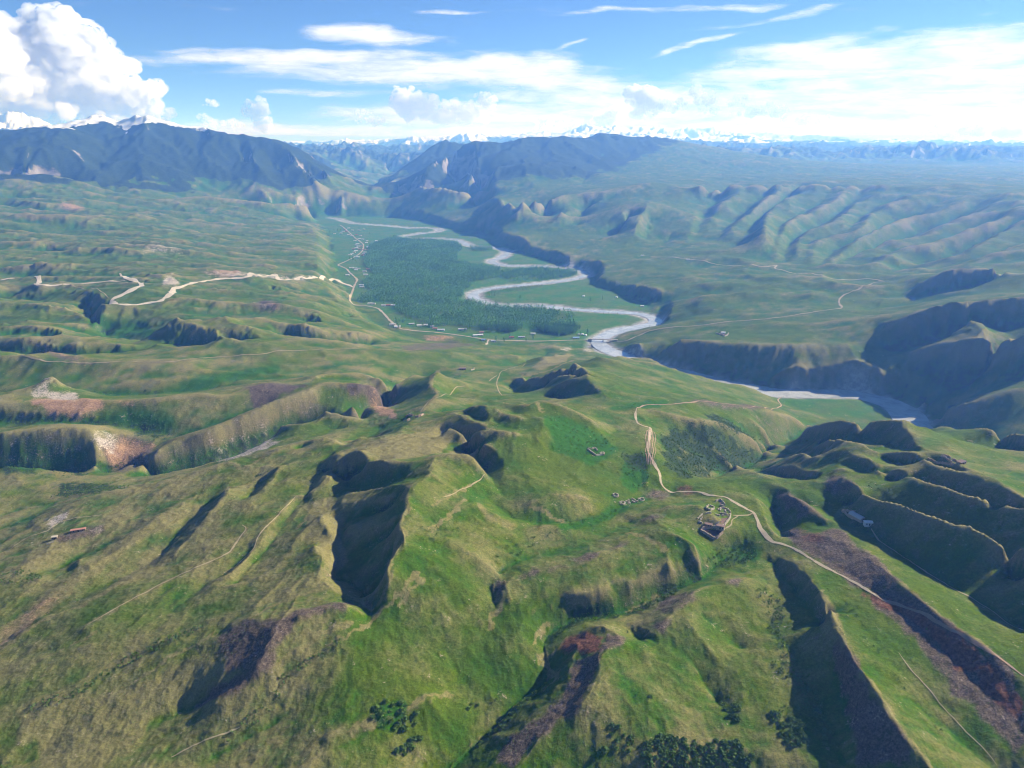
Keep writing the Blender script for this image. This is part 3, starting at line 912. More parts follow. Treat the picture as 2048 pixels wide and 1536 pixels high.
paint(A_pale, 0.6, [(172,1062),(200,1052),(215,1062),(180,1070)], warp=4)
paint(A_red, 0.9, [(1110,1300),(1130,1275),(1180,1262),(1205,1275),(1200,1300),(1160,1310),(1120,1315)], warp=5)
paint(A_bare, 0.9, [(1200,1300),(1205,1270),(1250,1275),(1240,1290),(1205,1305),(1195,1340),(1180,1385),(1150,1425),(1080,1470),(1020,1536),(975,1536),(1030,1470),(1100,1420),(1135,1370),(1140,1320)], warp=5)
paint(A_bare, 0.85, [(440,1270),(500,1240),(560,1236),(700,1200),(700,1215),(590,1240),(530,1340),(470,1390),(380,1420),(420,1380),(500,1340),(440,1340)], warp=6)
paint(A_bare, 0.9, [(1650,1265),(1690,1290),(1720,1340),(1780,1440),(1850,1536),(1715,1536),(1705,1430),(1675,1350)], warp=4)
paint(A_dry, 1.0, [(1640,1180),(1670,1220),(1690,1265),(1680,1290),(1640,1262)], warp=5)
paint(A_bare, 0.9, [(1560,1060),(1640,1068),(1730,1100),(1800,1165),(1900,1250),(2048,1370),(2048,1536),(1980,1460),(1860,1330),(1770,1220),(1680,1150),(1600,1105)], warp=8)
paint(A_red, 1.15, [(1720,1180),(1760,1190),(1850,1235),(1920,1290),(1990,1330),(2048,1390),(2048,1430),(1960,1370),(1900,1320),(1830,1260)], warp=10)
paint(A_red, 0.5, [(1590,1060),(1640,1065),(1650,1085),(1610,1085)], warp=4)
paint(A_bare, 0.9, [(1630,1075),(1660,1055),(1690,1060),(1720,1100),(1740,1130),(1690,1110),(1650,1095)], warp=4)
paint(A_bare, 0.8, [(1548,985),(1575,980),(1612,1005),(1655,1040),(1600,1035),(1560,1010)], warp=4)
paint(A_bare, 0.7, [(1655,955),(1680,948),(1720,970),(1700,985),(1650,990)], warp=4)
paint(A_red, 0.6, [(1350,975),(1375,968),(1395,985),(1370,992)], warp=3)
paint(A_bare, 0.75, [(1280,985),(1310,978),(1345,985),(1330,1000),(1295,998)], warp=3)
for q in ([(985,1175),(1000,1160),(1020,1160),(1012,1180),(995,1205)], [(1030,1150),(1060,1138),(1120,1130),(1145,1135),(1080,1145),(1045,1162)], [(1140,1115),(1175,1105),(1200,1105),(1180,1125),(1155,1130)],
          [(1205,1100),(1240,1085),(1275,1078),(1240,1100)], [(1275,1040),(1320,1028),(1340,1035),(1300,1045)], [(1310,1215),(1340,1190),(1390,1185),(1400,1200),(1350,1225),(1320,1230)], [(1300,1250),(1330,1238),(1350,1245),(1320,1268)],
          [(1440,1170),(1470,1158),(1500,1155),(1480,1170)], [(1350,1190),(1390,1180),(1400,1190)]):
    paint(A_bare, 0.75, q, warp=3)
paint(A_bare, 1.0, [(690,770),(750,770),(800,800),(775,815),(740,800),(700,790)], warp=8)
paint(A_orange, 0.85, [(735,800),(760,810),(800,830),(790,840),(750,825)], warp=6)
paint(A_bare, 1.0, [(490,775),(520,768),(570,768),(620,770),(560,790),(520,815),(500,800)], warp=8)
paint(A_bare, 0.7, [(70,690),(100,695),(160,715),(200,728),(150,728),(100,712)], warp=8)
paint(A_orange, 0.75, [(70,690),(100,695),(160,715),(200,728),(170,728)], warp=5)
paint(A_bare, 0.6, [(800,690),(850,685),(900,676),(960,690),(870,700),(810,705)], warp=6)
paint(A_orange, 0.85, [(840,672),(900,671),(925,672),(880,683),(855,682)], warp=5)
paint(A_pale, 0.6, [(1110,700),(1130,694),(1150,695),(1140,703)], warp=3)
paint(A_pale, 0.7, [(1160,700),(1175,696),(1190,700),(1180,705)], warp=3)
paint(A_dry, 1.0, [(1060,735),(1085,715),(1140,705),(1150,712),(1120,728),(1080,742)], warp=6)
paint(A_orange, 0.7, [(400,545),(470,540),(500,552),(450,558)], warp=6)
paint(A_orange, 0.6, [(500,600),(560,610),(590,625),(540,622)], warp=8)
paint(A_pale, 0.7, [(400,546),(440,543),(500,545),(600,552),(640,556),(600,562),(540,556),(450,554)], warp=10)
paint(A_bare, 0.7, [(1370,803),(1400,798),(1450,808),(1540,815),(1560,825),(1500,822),(1420,815)], warp=4)
paint(A_bare, 0.8, [(520,600),(545,600),(570,615),(555,622),(500,608)], warp=8)
paint(A_pale, 0.6, [(495,600),(520,605),(550,615),(530,618)], warp=6)
# dry, trampled crests in the middle
paint(A_dry, 1.0, [(640,930),(720,890),(800,870),(860,850),(900,850),(900,880),(880,905),(800,920),(740,905),(690,935)], warp=8)
paint(A_dry, 0.9, [(850,925),(880,908),(930,905),(955,918),(945,930),(900,915)], warp=4)
paint(A_dry, 0.9, [(620,1000),(670,990),(690,1060),(690,1120),(660,1160),(630,1100),(600,1080)], warp=8)
paint(A_dry, 0.9, [(950,1000),(990,1030),(1040,1055),(1020,1060),(970,1040)], warp=6)
paint(A_dry, 0.8, [(0,1536),(0,1440),(150,1400),(300,1340),(420,1300),(400,1400),(250,1500),(180,1536)], warp=20)
# worn lines: dry crests, old terraces and animal trails
for w_, q in ((2.2, [(167,1255),(235,1215),(301,1180),(350,1155),(407,1129),(455,1107),(480,1075),(492,1058)]), (1.8, [(448,1146),(480,1125),(506,1099),(520,1068),(547,1040),(591,993)]), (2.5, [(590,1060),(610,1040),(640,1020),(650,1000)]),
              (2.0, [(60,1330),(120,1300),(190,1270)]), (2.5, [(490,1285),(470,1260),(500,1235),(540,1215),(600,1190),(640,1180)]), (2.0, [(400,1340),(410,1310),(395,1290)]), (2.5, [(260,1370),(320,1330),(400,1280),(430,1265)]),
              (3.0, [(440,1430),(500,1390),(560,1330),(600,1300),(640,1270),(700,1245)]), (2.5, [(830,1150),(790,1200),(760,1220),(720,1260),(660,1290)]), (2.2, [(845,1160),(820,1190),(800,1210)]), (3.0, [(700,1470),(760,1430),(840,1400),(900,1390)]),
              (3.5, [(1000,1170),(1000,1200),(992,1225),(980,1250)]), (3.0, [(1085,1310),(1100,1345),(1110,1360),(1085,1380)]), (2.5, [(1070,1290),(1080,1265),(1100,1250)]), (2.5, [(1320,1192),(1290,1210),(1260,1222)]),
              (3.0, [(1640,1184),(1658,1220),(1676,1253),(1691,1290),(1716,1334),(1753,1381),(1786,1440),(1826,1494),(1859,1534)]), (3.0, [(1724,1100),(1757,1129),(1804,1169),(1848,1206),(1892,1242),(1957,1286),(2012,1334)]),
              (4.0, [(560,1250),(545,1272),(533,1291),(523,1322),(509,1346),(478,1373)]), (3.5, [(821,970),(811,988),(817,1011),(805,1030),(797,1052),(803,1068),(791,1097),(777,1130),(777,1161),(757,1211)]),
              (3.0, [(650,1165),(674,1183),(718,1200),(742,1224)]), (3.0, [(952,857),(985,858),(1005,865),(1035,868)]), (3.0, [(992,817),(1009,830),(1043,837)]), (3.0, [(1045,805),(1075,808),(1085,818)]), (2.5, [(870,1010),(900,990),(940,970)]),
              (6.0, [(750,765),(721,768),(643,769),(620,778),(584,792),(545,806)]), (5.0, [(0,804),(59,802),(156,801),(254,800),(312,800),(350,795),(399,786),(438,794),(483,780),(510,767),(545,765),(579,768),(643,751),(713,745)]), (5.0, [(0,866),(85,856),(154,854),(181,863)]),
              (4.5, [(290,982),(318,969),(369,948),(461,924),(495,932),(581,887),(647,872),(684,889)]), (4.0, [(725,873),(707,892),(684,902),(649,921)]), (4.0, [(680,936),(692,915),(713,900),(727,906),(746,914),(768,919)]), (5.0, [(876,741),(862,765),(874,784),(861,805),(845,823)]),
              (5.0, [(1145,721),(1117,732),(1078,746),(1039,752)]), (4.0, [(1010,806),(1053,812),(1077,802),(1100,803),(1128,813),(1169,830)]), (4.0, [(901,849),(922,858),(952,859)]), (4.0, [(893,829),(922,829),(940,845),(971,851)]), (4.0, [(1264,1066),(1292,1074),(1311,1085),(1329,1102)]),
              (7.0, [(820,870),(860,880),(900,870),(880,850)]), (8.0, [(700,920),(760,900),(800,890),(840,900)]), (4.0, [(1290,820),(1350,830),(1399,840),(1434,843),(1467,857)]), (3.5, [(456,974),(440,1006),(410,1041),(370,1086),(328,1127),(239,1169),(178,1203),(72,1248),(0,1300)]), (3.0, [(1060,1010),(1100,1030),(1140,1050)]), (3.0, [(930,1000),(900,1030),(860,1060)]), (2.5, [(1150,1270),(1120,1290),(1110,1310)])):
    w_ = w_ * 0.95
    paint(A_dry, 0.85, q, closed=False, width=w_, warp=4.0)
    paint(A_lush, -0.9, q, closed=False, width=w_, warp=3.0)
# lush hollows
for q in ([(1100,1050),(1160,1040),(1240,1005),(1300,985),(1320,992),(1260,1015),(1200,1050),(1120,1062)], [(1250,920),(1290,900),(1300,960),(1260,990),(1240,960)], [(1470,1100),(1510,1080),(1530,1100),(1500,1125),(1470,1120)],
          [(1540,990),(1560,1000),(1565,1040),(1545,1030)], [(740,1410),(790,1400),(820,1430),(790,1455),(750,1440)], [(170,630),(210,640),(290,640),(340,660),(260,670),(180,660)],
          [(0,890),(80,880),(160,900),(165,940),(60,945),(0,940)], [(190,830),(260,815),(340,835),(370,860),(280,855),(210,850)], [(350,770),(480,740),(560,730),(560,745),(460,765),(380,785)],
          [(1200,820),(1300,800),(1340,800),(1330,815),(1250,820)], [(1090,830),(1180,850),(1250,900),(1180,930),(1100,900)]):
    paint(A_lush, 0.9, q, warp=8)
    paint(A_dry, -0.9, q, warp=8)
# thickets on slopes
for q in ([(1310,860),(1360,850),(1420,850),(1480,875),(1530,905),(1510,930),(1440,950),(1370,955),(1320,930)], [(1400,825),(1440,830),(1500,870),(1530,890),(1480,870),(1430,850)], [(1240,905),(1290,895),(1290,950),(1250,940)],
          [(130,955),(180,905),(178,950),(0,955),(0,930),(60,940)], [(90,970),(200,965),(270,975),(200,985),(110,990)], [(260,850),(300,855),(360,870),(340,876),(270,865)]):
    paint(A_shrub, 0.62, q, warp=14)
paint(A_forest, 0.5, [(960,300),(1040,290),(1150,290),(1190,305),(1120,315),(1060,328),(1000,330),(940,372),(890,372),(850,360),(900,320)], warp=60)
paint(A_snow, 0.95, [(235,238),(252,234),(278,234),(262,252),(252,270),(246,256)], warp=14)
paint(A_snow, 0.9, [(135,249),(165,238),(190,234),(212,240),(195,247),(180,246),(150,250)], warp=14)
paint(A_snow, 0.75, [(300,238),(340,241),(420,255),(440,262),(420,263),(380,258),(330,250)], warp=30)
# the river's gravel
gravel = smoothstep(46, 24, river_d + 10 * fbm(MX, MY, 60, 3, 251)) 
print("cover", round(time.time() - T_START, 1))

# ------------------------------------------------------------------ ground material
def ground_material():
    m, nt, b = new_mat('grassland_ground', 0.95, 0.05)
    tc = nt.nodes.new('ShaderNodeTexCoord'); P = tc.outputs['Object']
    dry, lush, bare = n_attr(nt, 'cover_a'); red, orange, pale = n_attr(nt, 'cover_b')
    shrub, forest, rock = n_attr(nt, 'cover_c'); snow, meadow, grav = n_attr(nt, 'cover_d')
    nA = n_noise(nt, P, 0.012, 5, 0.6); nB = n_noise(nt, P, 0.07, 5, 0.62); nC = n_noise(nt, P, 0.45, 4, 0.65); nD = n_noise(nt, P, 0.03, 4, 0.6, 1.5)
    def edge(mask, k=0.55, w=0.22, fine=nB):
        return (mask + (fine - 0.5) * k + (nC - 0.5) * k * 0.8).step(0.5 - w, 0.5 + w)
    col = n_mix(nt, nA.step(0.35, 0.65), (0.066, 0.130, 0.004), (0.104, 0.150, 0.008))
    col = n_mix(nt, edge(dry, 0.6, 0.45, nD) * 0.85, col, (0.270, 0.228, 0.098))
    col = n_mix(nt, edge(lush, 0.7, 0.4) * 0.9, col, (0.030, 0.124, 0.003))
    col = n_mix(nt, meadow * 0.85, col, n_mix(nt, nA.step(0.4, 0.6), (0.052, 0.178, 0.016), (0.098, 0.172, 0.030)))
    col = n_mix(nt, edge(bare, 1.1, 0.40), col, n_mix(nt, (nC * 0.6 + n_noise(nt, P, 0.9, 4, 0.7) * 0.5).step(0.40, 0.72), (0.098, 0.072, 0.056), (0.200, 0.152, 0.112)))
    col = n_mix(nt, edge(red, 1.1, 0.35), col, n_mix(nt, nC.step(0.3, 0.7), (0.130, 0.055, 0.036), (0.235, 0.112, 0.070)))
    col = n_mix(nt, edge(orange, 1.1, 0.35), col, n_mix(nt, nC.step(0.3, 0.7), (0.330, 0.185, 0.098), (0.450, 0.290, 0.180)))
    col = n_mix(nt, edge(pale, 1.5, 0.25), col, n_mix(nt, nC.step(0.3, 0.7), (0.340, 0.280, 0.225), (0.560, 0.490, 0.420)))
    col = n_mix(nt, edge(shrub, 1.3, 0.10), col, (0.036, 0.062, 0.020))
    nF = n_noise(nt, P, 0.006, 6, 0.62)
    col = n_mix(nt, (forest + (nF - 0.5) * 1.1).step(0.38, 0.55), col, n_mix(nt, nB.step(0.35, 0.65), (0.020, 0.038, 0.020), (0.040, 0.062, 0.030)))
    nR = n_noise(nt, P, 0.009, 7, 0.65)
    col = n_mix(nt, (rock + (nR - 0.5) * 1.0).step(0.4, 0.6), col, n_mix(nt, nR.step(0.35, 0.65), (0.16, 0.135, 0.12), (0.33, 0.29, 0.25)))
    nS = n_noise(nt, P, 0.011, 6, 0.65)
    col = n_mix(nt, (snow + (nS - 0.5) * 1.1).step(0.42, 0.56), col, (0.86, 0.87, 0.90))
    col = n_mix(nt, grav, col, n_mix(nt, nB.step(0.35, 0.65), (0.30, 0.28, 0.26), (0.48, 0.46, 0.43)))
    # tufts and mottling of the sward
    mot = (nC - 0.5) * 0.8 + (nB - 0.5) * 0.35 + (n_noise(nt, P, 1.1, 3, 0.7) - 0.5) * 1.0 + 0.76
    hs = nt.nodes.new('ShaderNodeHueSaturation'); nt.links.new(col, hs.inputs['Color']); nt.links.new(mot.s, hs.inputs['Value'])
    nt.links.new(hs.outputs[0], b.inputs['Base Color'])
    bp = nt.nodes.new('ShaderNodeBump'); bp.inputs['Strength'].default_value = 0.8; bp.inputs['Distance'].default_value = 1.3
    hgt = nC * 0.55 + nB * 0.9 + n_noise(nt, P, 1.6, 2, 0.6) * 0.25
    nt.links.new(hgt.s, bp.inputs['Height']); nt.links.new(bp.outputs[0], b.inputs['Normal'])
    return m
M_GROUND = ground_material()

# ------------------------------------------------------------------ the ground, split into the pieces one would name
def label_faces():
    r = (MR[:-1, :-1] + MR[1:, 1:]) * 0.5; p = (PXC[:-1, :-1] + PXC[1:, 1:]) * 0.5
    lab = np.zeros(r.shape, int)                                 # 0 near hills
    fl = flat_m[:-1, :-1]
    lab[(r > 1480 + 0.25 * (p - 900) * (p < 900)) & (p < 770)] = 1          # terraces on the left
    lab[(mid[:-1, :-1] > 0.15) & (p >= 770) & (r > 1450)] = 2              # slopes right of the river
    rv = RIVER[(RIVER[:, 1] < 2100) & (RIVER[:, 1] > 1500)]
    lab[(r > 1250) & (p > 1500) & (r <= 1600)] = 2
    lab[(plain[:-1, :-1] > 0.5)] = 3                                        # plateau
    lab[(mount[:-1, :-1] > 0.4) & (p < 745)] = 4
    lab[(mount[:-1, :-1] > 0.4) & (p >= 745)] = 5
    lab[r > 10200] = 6
    lab[fl] = 7
    return lab
NAMES = ['hills', 'terrace_hills', 'valley_slopes', 'plateau', 'mountain_left', 'mountain_right', 'snow_mountains', 'valley_floor']
LABELS = ['green and tan grassy hills with shaded gullies nearest the viewer', 'gullied grassy terraces left of the wooded valley', 'ribbed green slopes rising right of the river to the plateau rim',
          'flat hazy plateau beyond the ribbed slopes', 'forested blue mountain with snow patches on the left', 'forested blue mountain behind the valley on the right',
          'distant snow-capped mountain range on the horizon', 'flat green valley floor around the winding river']
def build_ground():
    gx, gy = grad_xy(MZ)
    N = np.stack([-gx, -gy, np.ones_like(gx)], -1); N /= np.linalg.norm(N, axis=-1, keepdims=True)
    verts = np.stack([MX, MY, MZ], -1).reshape(-1, 3); N = N.reshape(-1, 3)
    idx = np.arange(NR * NC).reshape(NR, NC)
    q = np.stack([idx[:-1, :-1], idx[:-1, 1:], idx[1:, 1:], idx[1:, :-1]], -1).reshape(-1, 4)
    lab = label_faces().ravel()
    layers = {'cover_a': (A_dry, A_lush, A_bare), 'cover_b': (A_red, A_orange, A_pale), 'cover_c': (A_shrub, A_forest, A_rock), 'cover_d': (A_snow, A_meadow, gravel)}
    for k, nm in enumerate(NAMES):
        f = q[lab == k]
        if not len(f):
            continue
        u, inv = np.unique(f, return_inverse=True)
        me = bpy.data.meshes.new(nm); me.vertices.add(len(u)); me.vertices.foreach_set('co', verts[u].astype(np.float32).ravel())
        me.loops.add(len(f) * 4); me.loops.foreach_set('vertex_index', inv.ravel().astype(np.int32))
        me.polygons.add(len(f)); me.polygons.foreach_set('loop_start', np.arange(0, len(f) * 4, 4, dtype=np.int32))
        me.update()
        me.polygons.foreach_set('use_smooth', np.ones(len(f), bool))
        for ln, (a, b_, c) in layers.items():
            at = me.color_attributes.new(ln, 'FLOAT_COLOR', 'POINT')
            at.data.foreach_set('color', np.stack([a.ravel()[u], b_.ravel()[u], c.ravel()[u], np.ones(len(u))], -1).astype(np.float32).ravel())
        me.normals_split_custom_set_from_vertices(N[u].astype(np.float32))
        me.materials.append(M_GROUND)
        o = bpy.data.objects.new(nm, me); COL.objects.link(o)
        o['kind'] = 'structure'; o['label'] = LABELS[k]
build_ground()
print("ground", round(time.time() - T_START, 1))

# ------------------------------------------------------------------ helpers for objects
def tag(o, label=None, cat=None, group=None, kind=None):
    if label: o['label'] = label
    if cat: o['category'] = cat
    if group: o['group'] = group
    if kind: o['kind'] = kind
    return o
def mesh_obj(name, verts, faces, mat, parent=None, smooth=False, mesh=None):
    if mesh is None:
        mesh = bpy.data.meshes.new(name); mesh.from_pydata([tuple(v) for v in verts], [], [tuple(f) for f in faces]); mesh.update()
        if smooth: mesh.polygons.foreach_set('use_smooth', np.ones(len(mesh.polygons), bool))
        mesh.materials.append(mat)
    o = bpy.data.objects.new(name, mesh); COL.objects.link(o)
    if parent is not None: o.parent = parent
    return o
def empty(name, loc, rz=0.0):
    o = bpy.data.objects.new(name, None); COL.objects.link(o); o.location = loc; o.rotation_euler = (0, 0, rz); o.empty_display_size = 2.0
    return o
def box(x0, x1, y0, y1, z0, z1):
    v = [(x, y, z) for z in (z0, z1) for y in (y0, y1) for x in (x0, x1)]
    return v, [(0, 2, 3, 1), (4, 5, 7, 6), (0, 1, 5, 4), (2, 6, 7, 3), (0, 4, 6, 2), (1, 3, 7, 5)]
def join(parts):
    V_, F_, off = [], [], 0
    for v, f in parts:
        V_ += [tuple(p) for p in v]; F_ += [tuple(i + off for i in q) for q in f]; off += len(v)
    return V_, F_
def copy_tree(o, parent=None):
    c = o.copy(); COL.objects.link(c); c.parent = parent
    for ch in list(o.children): copy_tree(ch, c)
    return c
def mass_mesh(name, V_, F_, mat, label):
    """one mesh from big arrays of triangles"""
    me = bpy.data.meshes.new(name)
    me.vertices.add(len(V_)); me.vertices.foreach_set('co', V_.astype(np.float32).ravel())
    me.loops.add(F_.size); me.loops.foreach_set('vertex_index', F_.astype(np.int32).ravel())
    me.polygons.add(len(F_)); me.polygons.foreach_set('loop_start', np.arange(0, F_.size, 3, dtype=np.int32))
    me.update(); me.materials.append(mat)
    o = bpy.data.objects.new(name, me); COL.objects.link(o)
    return tag(o, label, kind='stuff')

# ------------------------------------------------------------------ river, roads and paths
def water_material():
    m, nt, b = new_mat('silty_river_water', 0.22, 0.4)
    tc = nt.nodes.new('ShaderNodeTexCoord'); P = tc.outputs['Object']
    n = n_noise(nt, P, 0.03, 5, 0.6, 1.0); n2 = n_noise(nt, P, 0.25, 3, 0.6)
    c = n_mix(nt, n.step(0.35, 0.65), (0.32, 0.33, 0.33), (0.47, 0.47, 0.46))
    nt.links.new(c, b.inputs['Base Color'])
    bp = nt.nodes.new('ShaderNodeBump'); bp.inputs['Strength'].default_value = 0.35; bp.inputs['Distance'].default_value = 0.5
    nt.links.new((n2 + n).s, bp.inputs['Height']); nt.links.new(bp.outputs[0], b.inputs['Normal'])
    return m
def ribbon(name, pts, half, mat, lift, label, nx=2, zfun=None, kind='structure', rough=0.0, seed=0):
    """a strip along pts (x, y[, z]) that lies on the ground"""
    p = np.asarray(pts)[:, :2]; t = np.gradient(p, axis=0); t /= np.linalg.norm(t, axis=1, keepdims=True) + 1e-9
    nrm = np.stack([-t[:, 1], t[:, 0]], 1)
    half = np.full(len(p), half) if np.isscalar(half) else np.asarray(half)
    if rough: half = half * (1 + rough * fbm(p[:, 0], p[:, 1], 30.0, 3, seed))
    if rough:
        k_ = np.minimum(np.arange(len(p)), np.arange(len(p))[::-1]) / max(1.0, min(12.0, len(p) * 0.12)); half = half * np.clip(0.35 + 0.65 * k_, 0, 1)
    us = np.linspace(-1, 1, nx + 1); V_ = []
    for u in us:
        q = p + nrm * (half * u)[:, None]
        z = zfun(q[:, 0], q[:, 1]) if zfun else ground_z(q[:, 0], q[:, 1]) + lift + 0.0003 * np.hypot(q[:, 0], q[:, 1])
        V_.append(np.column_stack([q, z]))
    n = len(p); V_ = np.vstack(V_)
    F_ = [(k * n + i, k * n + i + 1, (k + 1) * n + i + 1, (k + 1) * n + i) for k in range(nx) for i in range(n - 1)]
    o = mesh_obj(name, V_, F_, mat, smooth=True)
    return tag(o, label, kind=kind)
M_WATER = water_material()
rv = RIVER
rw = 17 + 5 * fbm(np.arange(len(rv)) * 1.0, np.zeros(len(rv)), 14.0, 3, 401) + 6 * smoothstep(2600, 2000, rv[:, 1]) + 10 * smoothstep(1850, 1700, rv[:, 1])
ribbon('river', rv, rw, M_WATER, 0, 'pale grey silty river winding through the valley', 4, zfun=lambda x, y: river_z(y) + 0.25)
M_ROAD = plain_mat('packed_dirt', (0.39, 0.325, 0.225), 0.95, 0.22, 0.3)
M_CUT = plain_mat('fresh_cut_dirt', (0.50, 0.43, 0.34), 0.95, 0.2, 0.2)
M_PATH = plain_mat('trodden_earth', (0.31, 0.26, 0.155), 0.95, 0.3, 0.4)
M_REDROAD = plain_mat('reddish_dirt', (0.29, 0.205, 0.145), 0.95, 0.3, 0.4)
def road(name, px, width, mat, label, lift=0.15, rough=0.5):
    if name == 'path': width *= 0.62
    elif px[0][1] > 800: width *= 0.75
    else: width *= 0.8
    pts = smooth_line([hit(*p) for p in px], max(1.5, width * 0.7))
    return ribbon(name, pts, width / 2, mat, lift, label, 3, rough=rough, seed=len(px) * 7)
R1 = [(679,450),(687,455),(699,466),(710,476),(721,484),(727,490),(726,498),(724,503),(716,510),(709,514),(694,522),(677,530),(682,533),(693,538),(699,545),(708,553),(714,560),(710,569),(705,583),(700,599),(703,606),(722,611),(739,613),(755,617),(762,622),(770,630),(782,643),(798,656),(817,660),(860,664),(872,665),(920,671),(977,679),(1000,681),(1040,682),(1100,682),(1181,682)]
road('road', R1, 9, M_ROAD, 'long pale dirt road along the left side of the wooded valley to the bridge')
road('road', [(977,680),(975,684),(972,690)], 7, M_ROAD, 'short dirt spur leaving the valley road beside a blue roof')
road('road', [(707,575),(692,569),(662,561),(623,556),(604,554),(594,558),(575,560),(557,559),(555,555),(549,549),(536,552),(512,551),(502,546),(496,553),(467,557),(428,560),(389,565),(361,573),(348,577),(340,588),(322,601),(293,607),(254,609),(234,608),(224,604),(226,599),(250,587),(273,575),(283,569),(270,561),(254,557),(240,547)], 19, M_CUT, 'pale dirt road with hairpin bends climbing the left terraces', rough=0.6)
road('road', [(250,561),(195,565),(137,569),(86,570),(73,568),(78,558),(68,553)], 15, M_CUT, 'pale dirt road crossing the terraces near the left edge', rough=0.6)
road('road', [(0,561),(14,558),(29,557)], 14, M_CUT, 'stub of pale dirt road at the left edge')
road('path', [(137,570),(185,577),(205,585),(218,597)], 4, M_PATH, 'thin dirt track between the hairpin road and the left road')
road('road', [(1231,684),(1255,681),(1275,672),(1300,662),(1373,653),(1417,649),(1483,642),(1541,637),(1629,624),(1681,617),(1678,603),(1687,591),(1720,577),(1753,565),(1778,563)], 8, M_PATH, 'dirt road climbing the right bank from the bridge')
road('road', [(1778,562),(1731,558),(1658,556),(1629,549),(1570,542),(1550,537),(1552,531),(1519,533),(1424,527),(1380,519),(1300,514)], 7, M_PATH, 'dirt road crossing below the ribbed slopes on the right bank')
road('road', [(1273,818),(1271,830),(1275,846),(1289,853),(1301,857),(1299,875),(1296,898),(1301,914),(1311,933),(1319,947),(1322,965),(1332,979),(1355,984),(1389,984),(1424,991),(1448,994),(1467,1004),(1491,1017),(1506,1025),(1514,1039),(1520,1056),(1532,1072),(1545,1084),(1569,1090),(1594,1101),(1647,1133),(1702,1162),(1757,1195)], 4.6, M_ROAD, 'dirt farm road winding past the stone pens to the lower right', rough=0.6)
for k_, (dx_, wd_) in enumerate(((-7, 1.3), (-3, 1.8), (1.5, 1.2), (5, 1.6), (9, 1.1))):
    road('path', [(1300 + dx_ * f_, y_) for f_, y_ in ((0.2, 858), (1.0, 866), (1.25, 878), (1.0, 890), (1.3, 902), (0.9, 915), (0.8, 930))], wd_ * 1.15, M_REDROAD, '%s strand of the reddish braided livestock track above the ravine' % ('leftmost', 'second from left', 'middle', 'second from right', 'rightmost')[k_], 0.2, 0.6)
road('path', [(1273,818),(1289,811),(1320,810),(1370,806),(1410,803),(1450,808),(1500,815),(1545,818),(1562,812),(1556,800),(1565,793)], 4, M_REDROAD, 'reddish livestock track across the slope towards the river flat')
road('path', [(1750,1192),(1790,1208),(1830,1222),(1884,1250),(1920,1268),(1957,1290),(2012,1326),(2060,1362)], 4.2, M_REDROAD, 'reddish track going on from the farm road to the right edge', 0.2, 0.8)
road('path', [(1506,1027),(1490,1031),(1466,1031)], 2.2, M_PATH, 'short footpath from the farm road to the stone pens')
road('path', [(1478,1031),(1465,1040),(1462,1050),(1450,1058)], 1.8, M_PATH, 'footpath curving round the stone pens')
road('path', [(1742,1058),(1770,1090),(1800,1110),(1850,1143),(1900,1174),(1980,1220),(2060,1265)], 2.6, M_PATH, 'straight pale footpath running down from the farmstead to the right edge')
road('path', [(1797,1305),(1822,1340),(1846,1366),(1880,1408),(1921,1452),(1960,1490),(1994,1531)], 1.2, M_PATH, 'thin straight footpath in the lower right hollow')
road('path', [(44,712),(84,721),(137,725),(215,725),(260,723),(283,725),(350,723),(428,715),(516,709),(555,702),(604,701),(702,698),(750,699),(800,700),(850,704)], 5, M_PATH, 'pale track along the crest of the long left ridge')
road('path', [(840,826),(850,812),(862,800),(875,795),(889,789),(911,776),(930,772)], 2.6, M_PATH, 'pale footpath across the green saddle towards the ruined hut')
road('path', [(1004,792),(995,775),(994,763),(998,753),(1002,744),(1012,740),(1029,735),(1051,727)], 3, M_PATH, 'pale footpath along the far side of the green saddle')
road('path', [(978,763),(985,757),(994,751)], 3, M_PATH, 'short pale footpath joining the saddle path')
road('path', [(970,950),(950,966),(925,978),(905,989),(885,995)], 2.4, M_PATH, 'pale footpath below the central dry knoll')
road('path', [(167,1255),(235,1215),(301,1180),(350,1155),(407,1129),(455,1107),(480,1075),(492,1058),(484,1050)], 2.2, M_PATH, 'long pale trail line on the lower left slope')
road('path', [(448,1146),(480,1125),(506,1099),(520,1068),(547,1040),(565,1020),(591,993)], 1.8, M_PATH, 'shorter pale trail line right of the long one')
road('path', [(342,1515),(390,1490),(440,1470),(480,1455)], 1.8, M_PATH, 'pale trail line near the bottom edge on the left')
road('path', [(0,1109),(51,1078),(95,1062),(120,1045),(160,1035),(205,1030)], 2.2, M_PATH, 'pale trail along the left ravine rim')

